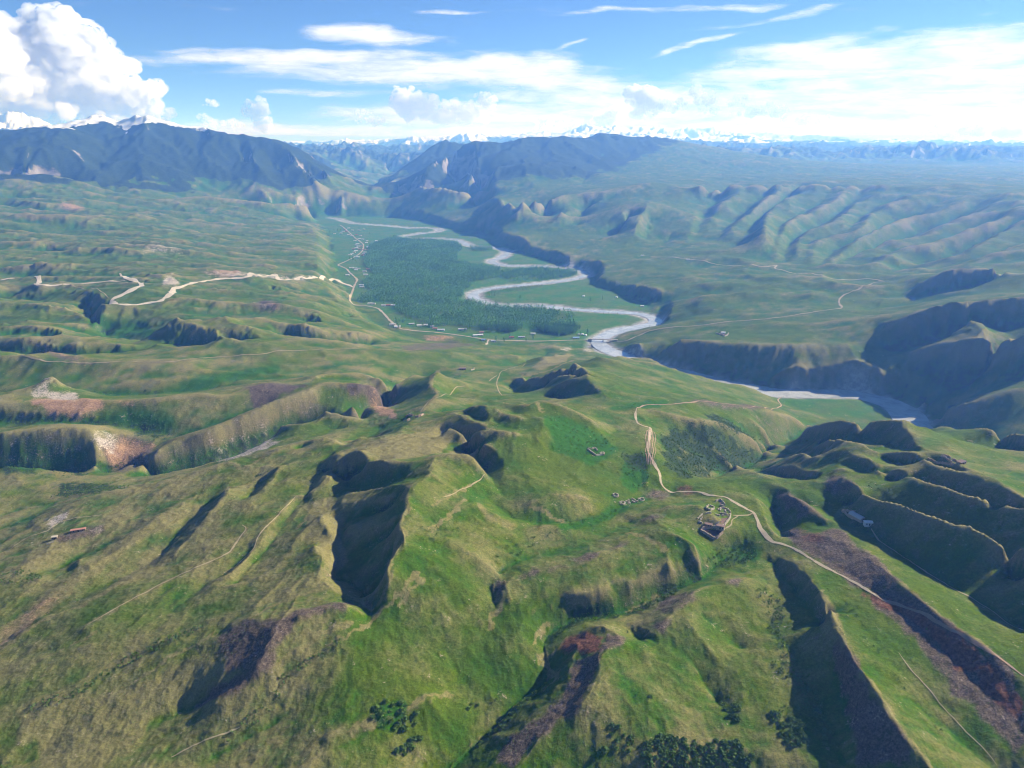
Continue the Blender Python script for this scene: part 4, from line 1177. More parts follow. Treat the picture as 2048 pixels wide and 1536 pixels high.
# ------------------------------------------------------------------ bridge
def make_bridge():
    a = np.array(px_on(river_z, 1181, 682.5)); b = np.array(px_on(river_z, 1231, 684.0))
    d = b - a; L = math.hypot(d[0], d[1]); rz = math.atan2(d[1], d[0]); zt = 7.0
    c = (a + b) / 2
    root = empty('road_bridge', (c[0], c[1], float(river_z(c[1]))), rz)
    tag(root, 'low concrete road bridge on one middle pier over the river', 'bridge')
    M = plain_mat('weathered_concrete', (0.34, 0.33, 0.31), 0.9, 0.2, 0.4); Md = plain_mat('bridge_road', (0.36, 0.32, 0.28), 0.95, 0.15, 0.3)
    mesh_obj('deck', *box(-L / 2 - 6, L / 2 + 6, -4.2, 4.2, zt - 1.3, zt), M, root)
    mesh_obj('roadway', *box(-L / 2 - 6, L / 2 + 6, -3.4, 3.4, zt + 0.02, zt + 0.12), Md, root)
    for s in (-1, 1):
        posts = [box(x - 0.15, x + 0.15, s * 4.0 - 0.12, s * 4.0 + 0.12, zt + 0.003, zt + 1.1) for x in np.arange(-L / 2, L / 2 + 1, 3.0)]
        r_ = mesh_obj('railing', *join([box(-L / 2 - 4, L / 2 + 4, s * 4.0 - 0.10, s * 4.0 + 0.10, zt + 1.12, zt + 1.3)]), M, root)
        for v_, f_ in posts[::2]: mesh_obj('post', v_, f_, M, r_)
    mesh_obj('pier', *box(-1.3, 1.3, -3.6, 3.6, -4, zt - 1.32), M, root)
    for s in (-1, 1):
        x0, x1 = sorted((s * (L / 2 - 3), s * (L / 2 + 7)))
        mesh_obj('abutment', *box(x0, x1, -4.8, 4.8, -4, zt - 1.34), M, root)
make_bridge()

# ------------------------------------------------------------------ buildings and pens
M_WALLW = plain_mat('whitewashed_wall', (0.62, 0.58, 0.52), 0.9, 0.15, 0.5)
M_MUD = plain_mat('mud_brick', (0.36, 0.27, 0.20), 0.95, 0.25, 0.6)
M_STONE = plain_mat('pale_stone', (0.38, 0.33, 0.25), 0.95, 0.35, 0.8)
M_ROOFS = [plain_mat('pale_sheet_roof', (0.62, 0.60, 0.58), 0.5, 0.12, 0.3, 0.3), plain_mat('grey_slate_roof', (0.42, 0.40, 0.40), 0.7, 0.15, 0.3), plain_mat('rusty_red_roof', (0.36, 0.17, 0.13), 0.8, 0.2, 0.3), plain_mat('blue_sheet_roof', (0.24, 0.36, 0.52), 0.5, 0.1, 0.3, 0.3)]
M_EARTHROOF = plain_mat('earth_roof', (0.20, 0.135, 0.115), 0.95, 0.3, 0.6)
M_DARK = plain_mat('dark_doorway', (0.03, 0.026, 0.024), 0.9, 0.2, 0.5)
M_PANE = plain_mat('window_glass', (0.05, 0.06, 0.07), 0.15, 0.1, 0.5, 0.5)
M_FELT = plain_mat('white_felt', (0.80, 0.79, 0.76), 0.9, 0.06, 0.8)
M_DUNG = plain_mat('trampled_dung', (0.115, 0.075, 0.062), 0.95, 0.35, 0.5)
def house(name, loc, rz, L, W, H, rise, wall, roof, label, cat, group=None, door=True):
    root = empty(name, loc, rz); tag(root, label, cat, group)
    mesh_obj('wall', *box(-L / 2, L / 2, -W / 2, W / 2, -1.5, H), wall, root)
    e = 0.45
    if rise > 0:
        v = [(-L / 2 - e, -W / 2 - e, H), (L / 2 + e, -W / 2 - e, H), (L / 2 + e, W / 2 + e, H), (-L / 2 - e, W / 2 + e, H), (-L / 2 - e, 0, H + rise), (L / 2 + e, 0, H + rise)]
        f = [(0, 1, 5, 4), (2, 3, 4, 5), (0, 4, 3), (1, 2, 5), (0, 3, 2, 1)]
    else:
        v, f = box(-L / 2 - e, L / 2 + e, -W / 2 - e, W / 2 + e, H + 0.02, H + 0.45)
    mesh_obj('roof', v, f, roof, root)
    if door:
        mesh_obj('door', *box(-0.5, 0.6, -W / 2 - 0.06, -W / 2 + 0.02, 0.05, 2.0), M_DARK, root)
        for x in (-L * 0.3, L * 0.3): mesh_obj('window', *box(x - 0.6, x + 0.6, -W / 2 - 0.05, -W / 2 + 0.02, 0.9, 2.0), M_PANE, root)
    return root
HOUSES = [(697.6,457,0),(705,461,0),(718,461,1),(728,459,0),(686.6,463.5,0),(682,467,0),(669,468,1),(697,470,0),(704,472,1),(719,478,0),(725.5,479,1),(710,482,0),(734,482,0),(753,482.5,0),(733,486,0),(715,488.5,0),(712,491,1),(717,493.5,0),
          (713,496.5,0),(719,499,2),(712,502.5,0),(736,495,0),(737,500,2),(708.6,505.4,0),(730.7,505.4,0),(727,508,1),(737,510,2),(703.6,508,0),(700,510,0),(724.7,511.4,2),(716,514.7,0),(702.7,536.4,0),(710,537.6,0),(712,540.5,0),(716,538.3,1),(736.6,539,2),(729,543.6,1),(731.5,550,0),(695,551,0),
          (690,459,2),(693,463,2),(713,470,2),(721,472,1),(728,500,2),(722,493,2),(707,499,2),(740,566,0),(722.6,571,0),(724,575,1),(740.6,608,0),(747,608.4,1),(776.6,611.6,2),(767,612,0),(786,611.6,0),(785,650,1),(795,654.5,0),(823,649,1),(840,652,0),(851,651,0),(864,654,0),(870,658,2),(882,661,0),(921,660,0),(928,660,1),(956,671.5,0),(963,666,2),(967,681,3),(987,683.6,0),(1043,675.5,1),(1023,676,2),(1066,668.5,0),(1152,677,3),(1284,613.5,0),(1376,520,0),(1285,512,0)]
HLAB = {66: None}
rng = np.random.default_rng(77)
_wh = 'houses strung along the valley road'
for k, (px, py, rk) in enumerate(HOUSES):
    x, y, z = hit(px, py)
    L = rng.uniform(12, 19); W = rng.uniform(6.5, 9); rz = rng.normal(0.05, 0.12)
    col = ['pale sheet', 'grey', 'rusty red', 'blue'][rk]
    if py < 516: where, grp = 'in the far roadside village', 'village houses with %s roofs' % col
    elif py < 580: where, grp = 'below the village beside the wood', 'houses below the village with %s roofs' % col
    elif py < 616 and px < 800: where, grp = 'at the left foot of the wood', 'houses at the foot of the wood with %s roofs' % col
    elif px < 900: where, grp = 'by the road bend in front of the wood', 'houses by the road bend with %s roofs' % col
    elif px < 1100: where, grp = 'along the road between wood and hills', 'houses between wood and hills with %s roofs' % col
    elif px < 1200: where, grp = 'just left of the bridge', None
    else: where, grp = 'on the far bank of the river', 'lone houses on the far bank'
    if px in (882, 956): L *= 1.7
    house('house', (x, y, z), rz, L, W, 3.0, rng.uniform(1.6, 2.4), M_WALLW if rk != 2 else M_MUD, M_ROOFS[rk], 'small house with %s roof %s' % (col, where), 'house', grp)
# white felt tents near the bridge and on the meadow
def yurt(px, py, label, group=None):
    x, y, z = hit(px, py); root = empty('yurt', (x, y, z)); tag(root, label, 'tent', group)
    n = 20; R, h = 4.2, 2.3; c = [(math.cos(a), math.sin(a)) for a in np.linspace(0, 2 * np.pi, n, endpoint=False)]
    v = [(R * a, R * b, -0.5) for a, b in c] + [(R * a, R * b, h) for a, b in c]
    mesh_obj('wall', v, [(i, (i + 1) % n, n + (i + 1) % n, n + i) for i in range(n)], M_FELT, root)
    v = [((R + .15) * a, (R + .15) * b, h - 0.05) for a, b in c] + [(R * .62 * a, R * .62 * b, h + 1.25) for a, b in c] + [(R * .2 * a, R * .2 * b, h + 1.75) for a, b in c]
    f = [(k * n + i, k * n + (i + 1) % n, (k + 1) * n + (i + 1) % n, (k + 1) * n + i) for k in range(2) for i in range(n)]
    mesh_obj('roof', v, f, M_FELT, root)
    v = [(R * .2 * a, R * .2 * b, h + 1.76) for a, b in c]
    mesh_obj('crown_ring', v, [tuple(range(n))], M_DARK, root)
    mesh_obj('door', *box(-0.6, 0.6, -R - 0.1, -R + 0.25, 0, 1.7), M_ROOFS[2], root)
yurt(1158, 670, 'white round felt tent nearest the wood of the three by the bridge')
yurt(1164.5, 669, 'middle white round felt tent of the three by the bridge')
yurt(1171, 671, 'white round felt tent nearest the river of the three by the bridge')
yurt(1167, 592.5, 'lone white round felt tent on the meadow inside the river loop, nearer the river bend')
yurt(1233, 595, 'lone white round felt tent on the meadow inside the river loop, nearer the dark cliff')

def wall_run(pts, thick, h, seed, gap=0.0, broken=0.0):
    """a dry-stone wall along world points: courses with ragged top; returns verts, faces"""
    p = smooth_line(pts, 1.6) if len(pts) > 2 else np.array([np.array(pts[0]) + (np.array(pts[1]) - np.array(pts[0])) * t for t in np.linspace(0, 1, max(3, int(np.linalg.norm(np.subtract(pts[1], pts[0])) / 1.6)))])
    rg = np.random.default_rng(seed); parts = []
    for i in range(len(p) - 1):
        a, b = p[i], p[i + 1]; d = (b - a)[:2]; L = np.linalg.norm(d)
        if L < 1e-4 or rg.random() < broken: continue
        n = np.array([-d[1], d[0]]) / L * thick * rg.uniform(0.42, 0.62); hh = h * rg.uniform(0.75, 1.2)
        e = d / L * 0.02
        z0 = min(float(ground_z(a[0], a[1])), float(ground_z(b[0], b[1]))) - 0.8; za = float(ground_z(a[0], a[1])) + hh; zb = float(ground_z(b[0], b[1])) + hh * rg.uniform(0.85, 1.1)
        q = [a[:2] + n + e, b[:2] + n - e, b[:2] - n - e, a[:2] - n + e]; t_ = 0.75
        q2 = [a[:2] + n * t_ + e, b[:2] + n * t_ - e, b[:2] - n * t_ - e, a[:2] - n * t_ + e]
        v = [(c[0], c[1], z0) for c in q] + [(q2[0][0], q2[0][1], za), (q2[1][0], q2[1][1], zb), (q2[2][0], q2[2][1], zb), (q2[3][0], q2[3][1], za)]
        parts.append((v, [(0, 3, 2, 1), (4, 5, 6, 7), (0, 1, 5, 4), (1, 2, 6, 5), (2, 3, 7, 6), (3, 0, 4, 7)]))
    return parts
def pen(name, label, runs, cat='pen', thick=1.1, h=1.5, mat=None, floor=None, broken=0.05, group=None, seed=0):
    """runs: lists of photograph places; every run is a wall, floor a trampled yard"""
    root = None; allp = []
    W_ = [[hit(*q) for q in r] for r in runs]
    c = np.mean(np.vstack([np.array(w) for w in W_]), axis=0)
    root = empty(name, (0, 0, 0)); tag(root, label, cat, group)
    for k, w in enumerate(W_):
        pr = wall_run(w, thick, h, seed + k, broken=broken)
        if not pr: continue
        wall = empty('wall', (0, 0, 0)); wall.parent = root
        for v, f in pr: mesh_obj('stone_course', v, f, mat or M_STONE, wall)
    if floor:
        P = np.array([hit(*q) for q in floor]); cx, cy = P[:, 0].mean(), P[:, 1].mean()
        v = []; rings = 5
        for s in np.linspace(0, 1, rings):
            for q in P:
                x, y = cx + (q[0] - cx) * s, cy + (q[1] - cy) * s
                v.append((x, y, float(ground_z(x, y)) + 0.18))
        n = len(P)
        f = [(r * n + i, r * n + (i + 1) % n, (r + 1) * n + (i + 1) % n, (r + 1) * n + i) for r in range(rings - 1) for i in range(n)]
        mesh_obj('yard', v, f, M_DUNG, root)
    return root
pen('stone_pen', 'topmost dark hollow pen of the stone pens beside the farm road', [[(1431,1003),(1440,1001),(1446,1006),(1450,1011)], [(1448,1015),(1440,1011)]], seed=1, h=2.2, floor=[(1437,1004),(1441,1003),(1447,1010),(1445,1012)])
pen('stone_pen', 'small ring-shaped pen on the left of the stone pens', [[(1412,1016),(1416,1013),(1422,1013),(1428,1016),(1427,1019),(1420,1021),(1414,1019),(1412,1016)]], seed=11, h=1.8)
pen('stone_pen', 'long oval stone-walled pen nearest the farm road', [[(1435,1020),(1443,1017.5),(1454,1019),(1461,1026),(1460,1030),(1450,1030),(1440,1027)], [(1441,1018),(1440,1023)], [(1450,1021),(1452,1026)]], seed=21, h=1.8)
pen('stone_pen', 'large grassy stone-dotted yard in the middle of the stone pens', [[(1395,1038),(1400,1033),(1405,1029)], [(1409,1029),(1417,1026),(1428,1028),(1437,1031)], [(1400,1041),(1404,1037),(1404,1033)], [(1395,1042),(1402,1046),(1411,1050)], [(1437,1032),(1450,1032),(1461,1033)]], seed=31, h=1.3, broken=0.25)
pen('stone_pen', 'earth-floored pen along the right wall of the stone pens', [[(1461,1034),(1457,1041),(1450,1049),(1444,1056)], [(1428,1053),(1434,1049),(1438,1046)], [(1414,1053),(1428,1055),(1440,1056)]], seed=41, h=2.0, floor=[(1443,1037),(1459,1035),(1445,1052),(1432,1052),(1438,1046)])
pen('stone_pen', 'brown square yard at the bottom of the stone pens with a reddish end wall', [[(1401,1062),(1411,1057),(1426,1056)], [(1401,1062),(1412,1069),(1422,1075),(1431,1079)], [(1431,1079),(1438,1073),(1446,1065)], [(1446,1064),(1441,1060),(1432,1058)]], seed=51, h=2.4, mat=M_MUD, floor=[(1403,1063),(1411,1059),(1440,1061),(1444,1065),(1431,1077)])
def house_px(name, px, py, rz, L, W, H, rise, wall, roof, label, cat='hut', **k):
    return house(name, hit(px, py), rz, L, W, H, rise, wall, roof, label, cat, **k)
house_px('shed', 1441, 1056.5, -0.5, 7, 4, 2.6, 0, M_STONE, M_EARTHROOF, 'small flat-roofed stone hut at the corner of the stone pens')
house_px('shed', 1417, 1053, -0.4, 6, 3.5, 2.4, 0, M_MUD, M_EARTHROOF, 'low dark-roofed hut on the left side of the stone pens')
pen('stone_pen', 'white-walled ruined square pen alone on the green hillside', [[(1175,899),(1183,898),(1190,897),(1195,902)], [(1192,911.5),(1200,910.5),(1208,910)], [(1208,910),(1208,906),(1200,907.5)], [(1175,899),(1183,905),(1191,911)]], seed=61, h=1.6, thick=1.6, broken=0.0)
pen('stone_ring', 'small white stone ring above the row of ruined pens', [[(1226,990),(1229,988),(1234,989),(1237,991),(1235,994),(1229,994),(1226,990)]], seed=71, h=1.3, thick=1.3)
pen('ruined_wall', 'leftmost white ruined pen of the squiggly row in the lush hollow', [[(1238.5,1005.5),(1246,1004),(1250,1006),(1246,1009.5),(1240,1008)], ], seed=81, h=1.4, thick=1.5, broken=0.1)
pen('ruined_wall', 'second white ruined pen of the squiggly row in the lush hollow', [[(1251,1002.5),(1256,1004),(1260,1007),(1255,1008)], [(1256,1000),(1259,1003)]], seed=82, h=1.4, thick=1.5, broken=0.1)
pen('ruined_wall', 'third white ruined pen of the squiggly row in the lush hollow', [[(1262,998.5),(1267,999),(1271,1002),(1276,1004)], [(1264,1003),(1270,1006)]], seed=83, h=1.4, thick=1.5, broken=0.1)
pen('ruined_wall', 'rightmost white ruined pen of the squiggly row in the lush hollow', [[(1276,999),(1282,997),(1288,998)], [(1279,1001),(1284,1002.5),(1289,1000.5)]], seed=84, h=1.4, thick=1.5, broken=0.1)
# farmstead on the right
pen('corral', 'dark-floored walled corral of the right-hand farmstead', [[(1684,1023),(1690,1027),(1697,1033),(1706,1038)], [(1706,1038),(1714,1040),(1726,1042)], [(1686,1022),(1698,1023),(1710,1024)]], seed=91, h=1.8, mat=M_MUD, floor=[(1690,1025),(1709,1025),(1714,1031),(1716,1039),(1707,1037),(1698,1031)])
def barn(px, py, rz, L, W, label):
    root = empty('barn', hit(px, py), rz); tag(root, label, 'barn'); n = 10
    prof = [(-W / 2, -1.0), (-W / 2, 1.6)] + [(W / 2 * -math.cos(a), 1.6 + W * 0.34 * math.sin(a)) for a in np.linspace(0, np.pi, n)[1:-1]] + [(W / 2, 1.6), (W / 2, -1.0)]
    roofp = prof[1:-1]; m = len(roofp)
    v = [(s * (L / 2 + .2), p[0] * 1.04, p[1] + .12) for s in (-1, 1) for p in roofp]
    mesh_obj('roof', v, [(i, i + 1, m + i + 1, m + i) for i in range(m - 1)], M_ROOFS[1], root)
    k = len(prof); v = [(s * L / 2, p[0], p[1]) for s in (-1, 1) for p in prof]
    mesh_obj('wall', v, [(i, i + 1, k + i + 1, k + i) for i in range(k - 1)] + [tuple(range(k - 1, -1, -1)), tuple(range(k, 2 * k))], M_MUD, root)
    mesh_obj('door', *box(L / 2 - 0.02, L / 2 + 0.06, -1.2, 1.2, 0, 2.3), M_DARK, root)
barn(1714, 1036, -1.18, 15, 6.5, 'long barn with white vaulted roof in the right-hand farmstead')
house_px('farmhouse', 1737, 1049, -0.1, 8, 5, 2.8, 1.2, M_WALLW, M_ROOFS[0], 'small white-roofed farmhouse at the lower end of the right-hand farmstead', 'house')
pen('stone_pen', 'ruined stone pens and trenches on the striped slope at the right', [[(1855,918),(1865,922),(1876,927)], [(1876,927),(1892,928),(1906,930)], [(1887,911),(1900,916),(1915,923)], [(1882,913),(1895,920),(1903,926)]], seed=101, h=1.8, mat=M_MUD)
house_px('ruined_house', 1922, 927, 0.5, 9, 5, 2.2, 0, M_MUD, M_EARTHROOF, 'ruined earth-roofed house on the striped slope at the right', 'house')
house_px('hut', 925, 739, 0.05, 14, 7, 3.0, 0, M_MUD, M_EARTHROOF, 'dark flat-roofed hut on the green saddle')
pen('ruined_wall', 'pale L-shaped ruined wall right of the dark flat-roofed hut', [[(942,741),(946,740),(949,738.5)], [(949,738.5),(948,737)]], seed=111, h=2.2, thick=1.5)
pen('stone_pen', 'cluster of small stone pens alone on the right bank bench', [[(1432,667),(1440,669),(1449,673)], [(1449,673),(1455,670),(1457,667)], [(1440,664),(1446,665)]], seed=121, h=2.6, thick=2.4, floor=[(1437,669),(1446,667),(1453,669),(1448,672)])
house_px('hut', 1446, 666.5, 0, 11, 6, 2.8, 1.4, M_WALLW, M_ROOFS[0], 'white-roofed hut among the small stone pens on the right bank bench')
house_px('hut', 109.5, 1077.5, 0.3, 5, 3.5, 2.4, 0, M_MUD, M_STONE, 'small pale hut with a dark doorway on the left slope')
house_px('shed', 157, 1062.5, 0.35, 14, 3.6, 2.2, 0, M_MUD, M_ROOFS[2], 'long low rusty-red shed on the left slope')
pen('ruined_wall', 'low pale ruined wall running down from the small left hut', [[(93,1090),(100,1087),(108,1084)]], seed=131, h=1.2)
pen('ruined_wall', 'jagged pale earth ruin on the dry knoll above the central gully', [[(811,835),(817,832),(826,832)], [(826,836),(838,834),(847,830)], [(814,843),(820,840)]], seed=141, h=3.0, thick=2.0, mat=M_MUD, broken=0.15)
print("buildings", round(time.time() - T_START, 1))

# ------------------------------------------------------------------ trees and shrubs
def leaf_material(name, c1, c2, c3):
    m, nt, b = new_mat(name, 0.85, 0.15)
    tc = nt.nodes.new('ShaderNodeTexCoord'); oi = nt.nodes.new('ShaderNodeObjectInfo'); geo = nt.nodes.new('ShaderNodeNewGeometry')
    n = n_noise(nt, geo.outputs['Position'], 0.011, 5, 0.65); n2 = n_noise(nt, geo.outputs['Position'], 0.35, 2, 0.6)
    isl = V(nt, geo.outputs['Random Per Island'])
    c = n_mix(nt, n.step(0.38, 0.62), c1, c2)
    c = n_mix(nt, ((n2 - 0.35) * 0.6 + isl * 0.5).clamp() * 0.75, c, c3)
    nt.links.new(c, b.inputs['Base Color'])
    return m
M_LEAF = leaf_material('poplar_leaves', (0.056, 0.185, 0.030), (0.120, 0.310, 0.040), (0.220, 0.370, 0.080))
M_BUSH = leaf_material('shrub_leaves', (0.060, 0.125, 0.022), (0.085, 0.160, 0.026), (0.140, 0.210, 0.045))
M_BARK = plain_mat('tree_bark', (0.13, 0.10, 0.075), 0.95, 0.3, 2.0)
def crown_mesh(rg, n, h, w, base, tall=True):
    """leaf clumps spread through a crown: bent quads of two triangles each"""
    t = rg.random(n) ** 0.9
    z = base + (h - base) * t
    prof = np.sin(np.pi * np.clip(t * 0.88 + 0.10, 0, 1)) ** (0.75 if tall else 0.6) * (1 - 0.35 * t) * (1 + 0.25 * np.sin(t * 17 + rg.random() * 6))
    a = rg.random(n) * 2 * np.pi; rr = w * prof * np.sqrt(rg.random(n)) ** 0.7 + 0.05
    c = np.stack([rr * np.cos(a), rr * np.sin(a), z], 1)
    s = (0.35 + 0.5 * rg.random(n)) * (0.75 if tall else 0.8) * w * 0.55
    u = rg.normal(size=(n, 3)); u /= np.linalg.norm(u, axis=1, keepdims=True)
    v = np.cross(u, rg.normal(size=(n, 3))); v /= np.linalg.norm(v, axis=1, keepdims=True)
    u = u * s[:, None]; v = v * s[:, None]; u[:, 2] *= 1.3
    bend = np.cross(u, v); bend *= 0.35 * s[:, None] / (np.linalg.norm(bend, axis=1, keepdims=True) + 1e-9)
    P = np.stack([c - u, c + v * 0.9 + bend, c + u, c - v * 0.9 + bend], 1).reshape(-1, 3)
    k = np.arange(n)[:, None] * 4
    return P, np.vstack([k + [0, 1, 2], k + [0, 2, 3]])
def trunk_mesh(h, r, limbs, rg):
    parts = []
    def tube(a, b, r0, r1, n=5):
        a, b = np.array(a, float), np.array(b, float); d = b - a; d /= np.linalg.norm(d)
        s = np.cross(d, [0.3, 0.9, 0.1]); s /= np.linalg.norm(s); t = np.cross(d, s)
        v = [tuple(a + r0 * (math.cos(q) * s + math.sin(q) * t)) for q in np.linspace(0, 2 * np.pi, n, endpoint=False)] + [tuple(b + r1 * (math.cos(q) * s + math.sin(q) * t)) for q in np.linspace(0, 2 * np.pi, n, endpoint=False)]
        parts.append((v, [(i, (i + 1) % n, n + (i + 1) % n, n + i) for i in range(n)]))
    tube((0, 0, -0.6), (0.1, 0, h * 0.85), r, r * 0.3)
    for k in range(limbs):
        z = h * (0.25 + 0.5 * k / max(limbs, 1)); a = rg.random() * 6.28; L = h * 0.16
        tube((0, 0, z), (math.cos(a) * L * .7, math.sin(a) * L * .7, z + L), r * 0.4, r * 0.12, 4)
    return join(parts)
rg = np.random.default_rng(5)
TREES = []
for k in range(6):
    h = 15 + 4 * rg.random(); w = 2.2 + 1.2 * rg.random()
    P, F_ = crown_mesh(rg, 130, h, w, h * 0.14)
    root = empty('poplar_tree', (0, -3000, -500))
    mesh_obj('trunk', *trunk_mesh(h, 0.28, 4, rg), M_BARK, root); mesh_obj('crown', P, F_, M_LEAF, root)
    TREES.append(root)
WOOD_PX = [[(713,607),(720,597),(735,587),(762,583),(735,578),(724,565),(740,556),(748,548),(735,538),(728,528),(735,505),(738,494),(752,488),(775,480),(790,475),(830,479),(868,482),(915,487),(925,498),(915,510),(916,525),(950,533),(985,536),(1000,540),(1000,556),(965,562),(935,566),(945,574),(930,582),(926,594),(950,607),(1000,616),(1080,618),(1105,624),(1120,632),(1110,645),(1150,650),(1160,660),(1152,669),(1120,676),(1075,662),(1050,650),(1045,660),(1020,668),(985,666),(940,656),(905,652),(860,657),(845,645),(822,637),(800,628),(788,616),(792,606),(765,603)],
           [(1000,546),(1080,538),(1140,542),(1163,551),(1130,557),(1080,562),(1030,564),(1003,556)], [(938,494),(975,493),(990,500),(965,503),(945,502)], [(1123,622),(1140,627),(1150,636),(1135,641)]]
rr = np.random.default_rng(8)
def scatter_poly(px_poly, spacing, zf=None):
    P = np.array([px_on(river_z, *p)[:2] for p in px_poly]) if zf is None else np.array([hit(*p)[:2] for p in px_poly])
    x0, y0 = P.min(0); x1, y1 = P.max(0)
    n = int((x1 - x0) * (y1 - y0) / spacing ** 2)
    nx = max(2, int((x1 - x0) / spacing)); ny = max(2, int((y1 - y0) / spacing))
    gx, gy = np.meshgrid(np.linspace(x0, x1, nx), np.linspace(y0, y1, ny))
    q = np.stack([gx.ravel(), gy.ravel()], 1) + rr.uniform(-0.55, 0.55, (nx * ny, 2)) * spacing
    return q[in_poly(q[:, 0], q[:, 1], P)]
wood = np.vstack([scatter_poly(p, 6.6) for p in WOOD_PX])
gapn = fbm(wood[:, 0], wood[:, 1], 120.0, 3, 601)
wood = wood[(gapn + 0.35 * fbm(wood[:, 0], wood[:, 1], 30.0, 2, 607) < 0.42) | (rr.random(len(wood)) < 0.2)]
rdw, _, _ = polyline_dist(wood[:, 0], wood[:, 1], _rc, 80.0)
wood = wood[rdw > 34]
wood = wood[np.argsort(np.hypot(wood[:, 0], wood[:, 1]))]
# lone trees and rows near the houses
LONE = [(792,648),(795,652),(797,657),(800,645),(812,640),(818,642),(824,640),(806,648),(832,652),(845,655),(884,645),(887,644),(890,646),(893,645),(1052,683),(1066,680),(730,606),(738,604),(745,606),(726,608),(768,607),(700,520),(706,522),(712,524),(668,462),(675,463),(682,462),(660,466),(718,458),(740,470),(1020,676),(1160,674),(1175,670),(935,660),(940,662),(930,664),(992,684),(1008,684),(972,687),(1180,605),(1205,600),(1040,600)]
lone = np.array([hit(*p)[:2] for p in LONE])
gaps = fbm(wood[:, 0], wood[:, 1], 60.0, 2, 611)
def place_tree(p, k, lab, grp):
    if k < len(TREES): o = TREES[k]
    else: o = copy_tree(TREES[int(rr.integers(len(TREES)))])
    s = rr.uniform(0.75, 1.2)
    o.location = (p[0], p[1], float(ground_z(p[0], p[1])) - 0.2); o.rotation_euler = (0, 0, rr.uniform(0, 6.28)); o.scale = (s * rr.uniform(.9, 1.3), s * rr.uniform(.9, 1.3), s)
    tag(o, lab, 'tree', grp)
NI_T = 258
kk = 0
for p in wood[:NI_T]:
    place_tree(p, kk, 'tall narrow green tree at the near edge of the valley wood', 'trees at the near edge of the wood'); kk += 1
for p in lone:
    place_tree(p, kk, 'green tree standing outside the wood among fields and houses', 'trees outside the wood'); kk += 1
def scatter_mesh(name, pts, protos, mat, label, s0, s1, zoff=-0.2, squash=1.0):
    V_, F_, off = [], [], 0
    which = rr.integers(len(protos), size=len(pts)); z = ground_z(pts[:, 0], pts[:, 1])
    for k, (P, Fc) in enumerate(protos):
        m = which == k; n = int(m.sum())
        if not n: continue
        a = rr.random(n) * 2 * np.pi; s = rr.uniform(s0, s1, n); c, sn = np.cos(a), np.sin(a)
        X = (P[None, :, 0] * c[:, None] - P[None, :, 1] * sn[:, None]) * s[:, None] + pts[m][:, 0:1]
        Y = (P[None, :, 0] * sn[:, None] + P[None, :, 1] * c[:, None]) * s[:, None] + pts[m][:, 1:2]
        Z = P[None, :, 2] * s[:, None] * squash + (z[m] + zoff)[:, None]
        V_.append(np.stack([X, Y, Z], -1).reshape(-1, 3))
        F_.append((Fc[None] + (np.arange(n) * len(P))[:, None, None]).reshape(-1, 3) + off); off += n * len(P)
    return mass_mesh(name, np.vstack(V_), np.vstack(F_), mat, label)
protos = []
for k in range(6):
    h = 11 + 7 * rg.random(); protos.append(crown_mesh(rg, 22, h, 3.4 + 1.3 * rg.random(), 1.0))
if len(wood) > NI_T:
    scatter_mesh('wood', wood[NI_T:], protos, M_LEAF, 'dense dark green wood filling the valley floor left of the river', 0.55, 1.2)
print("wood", len(wood), round(time.time() - T_START, 1))
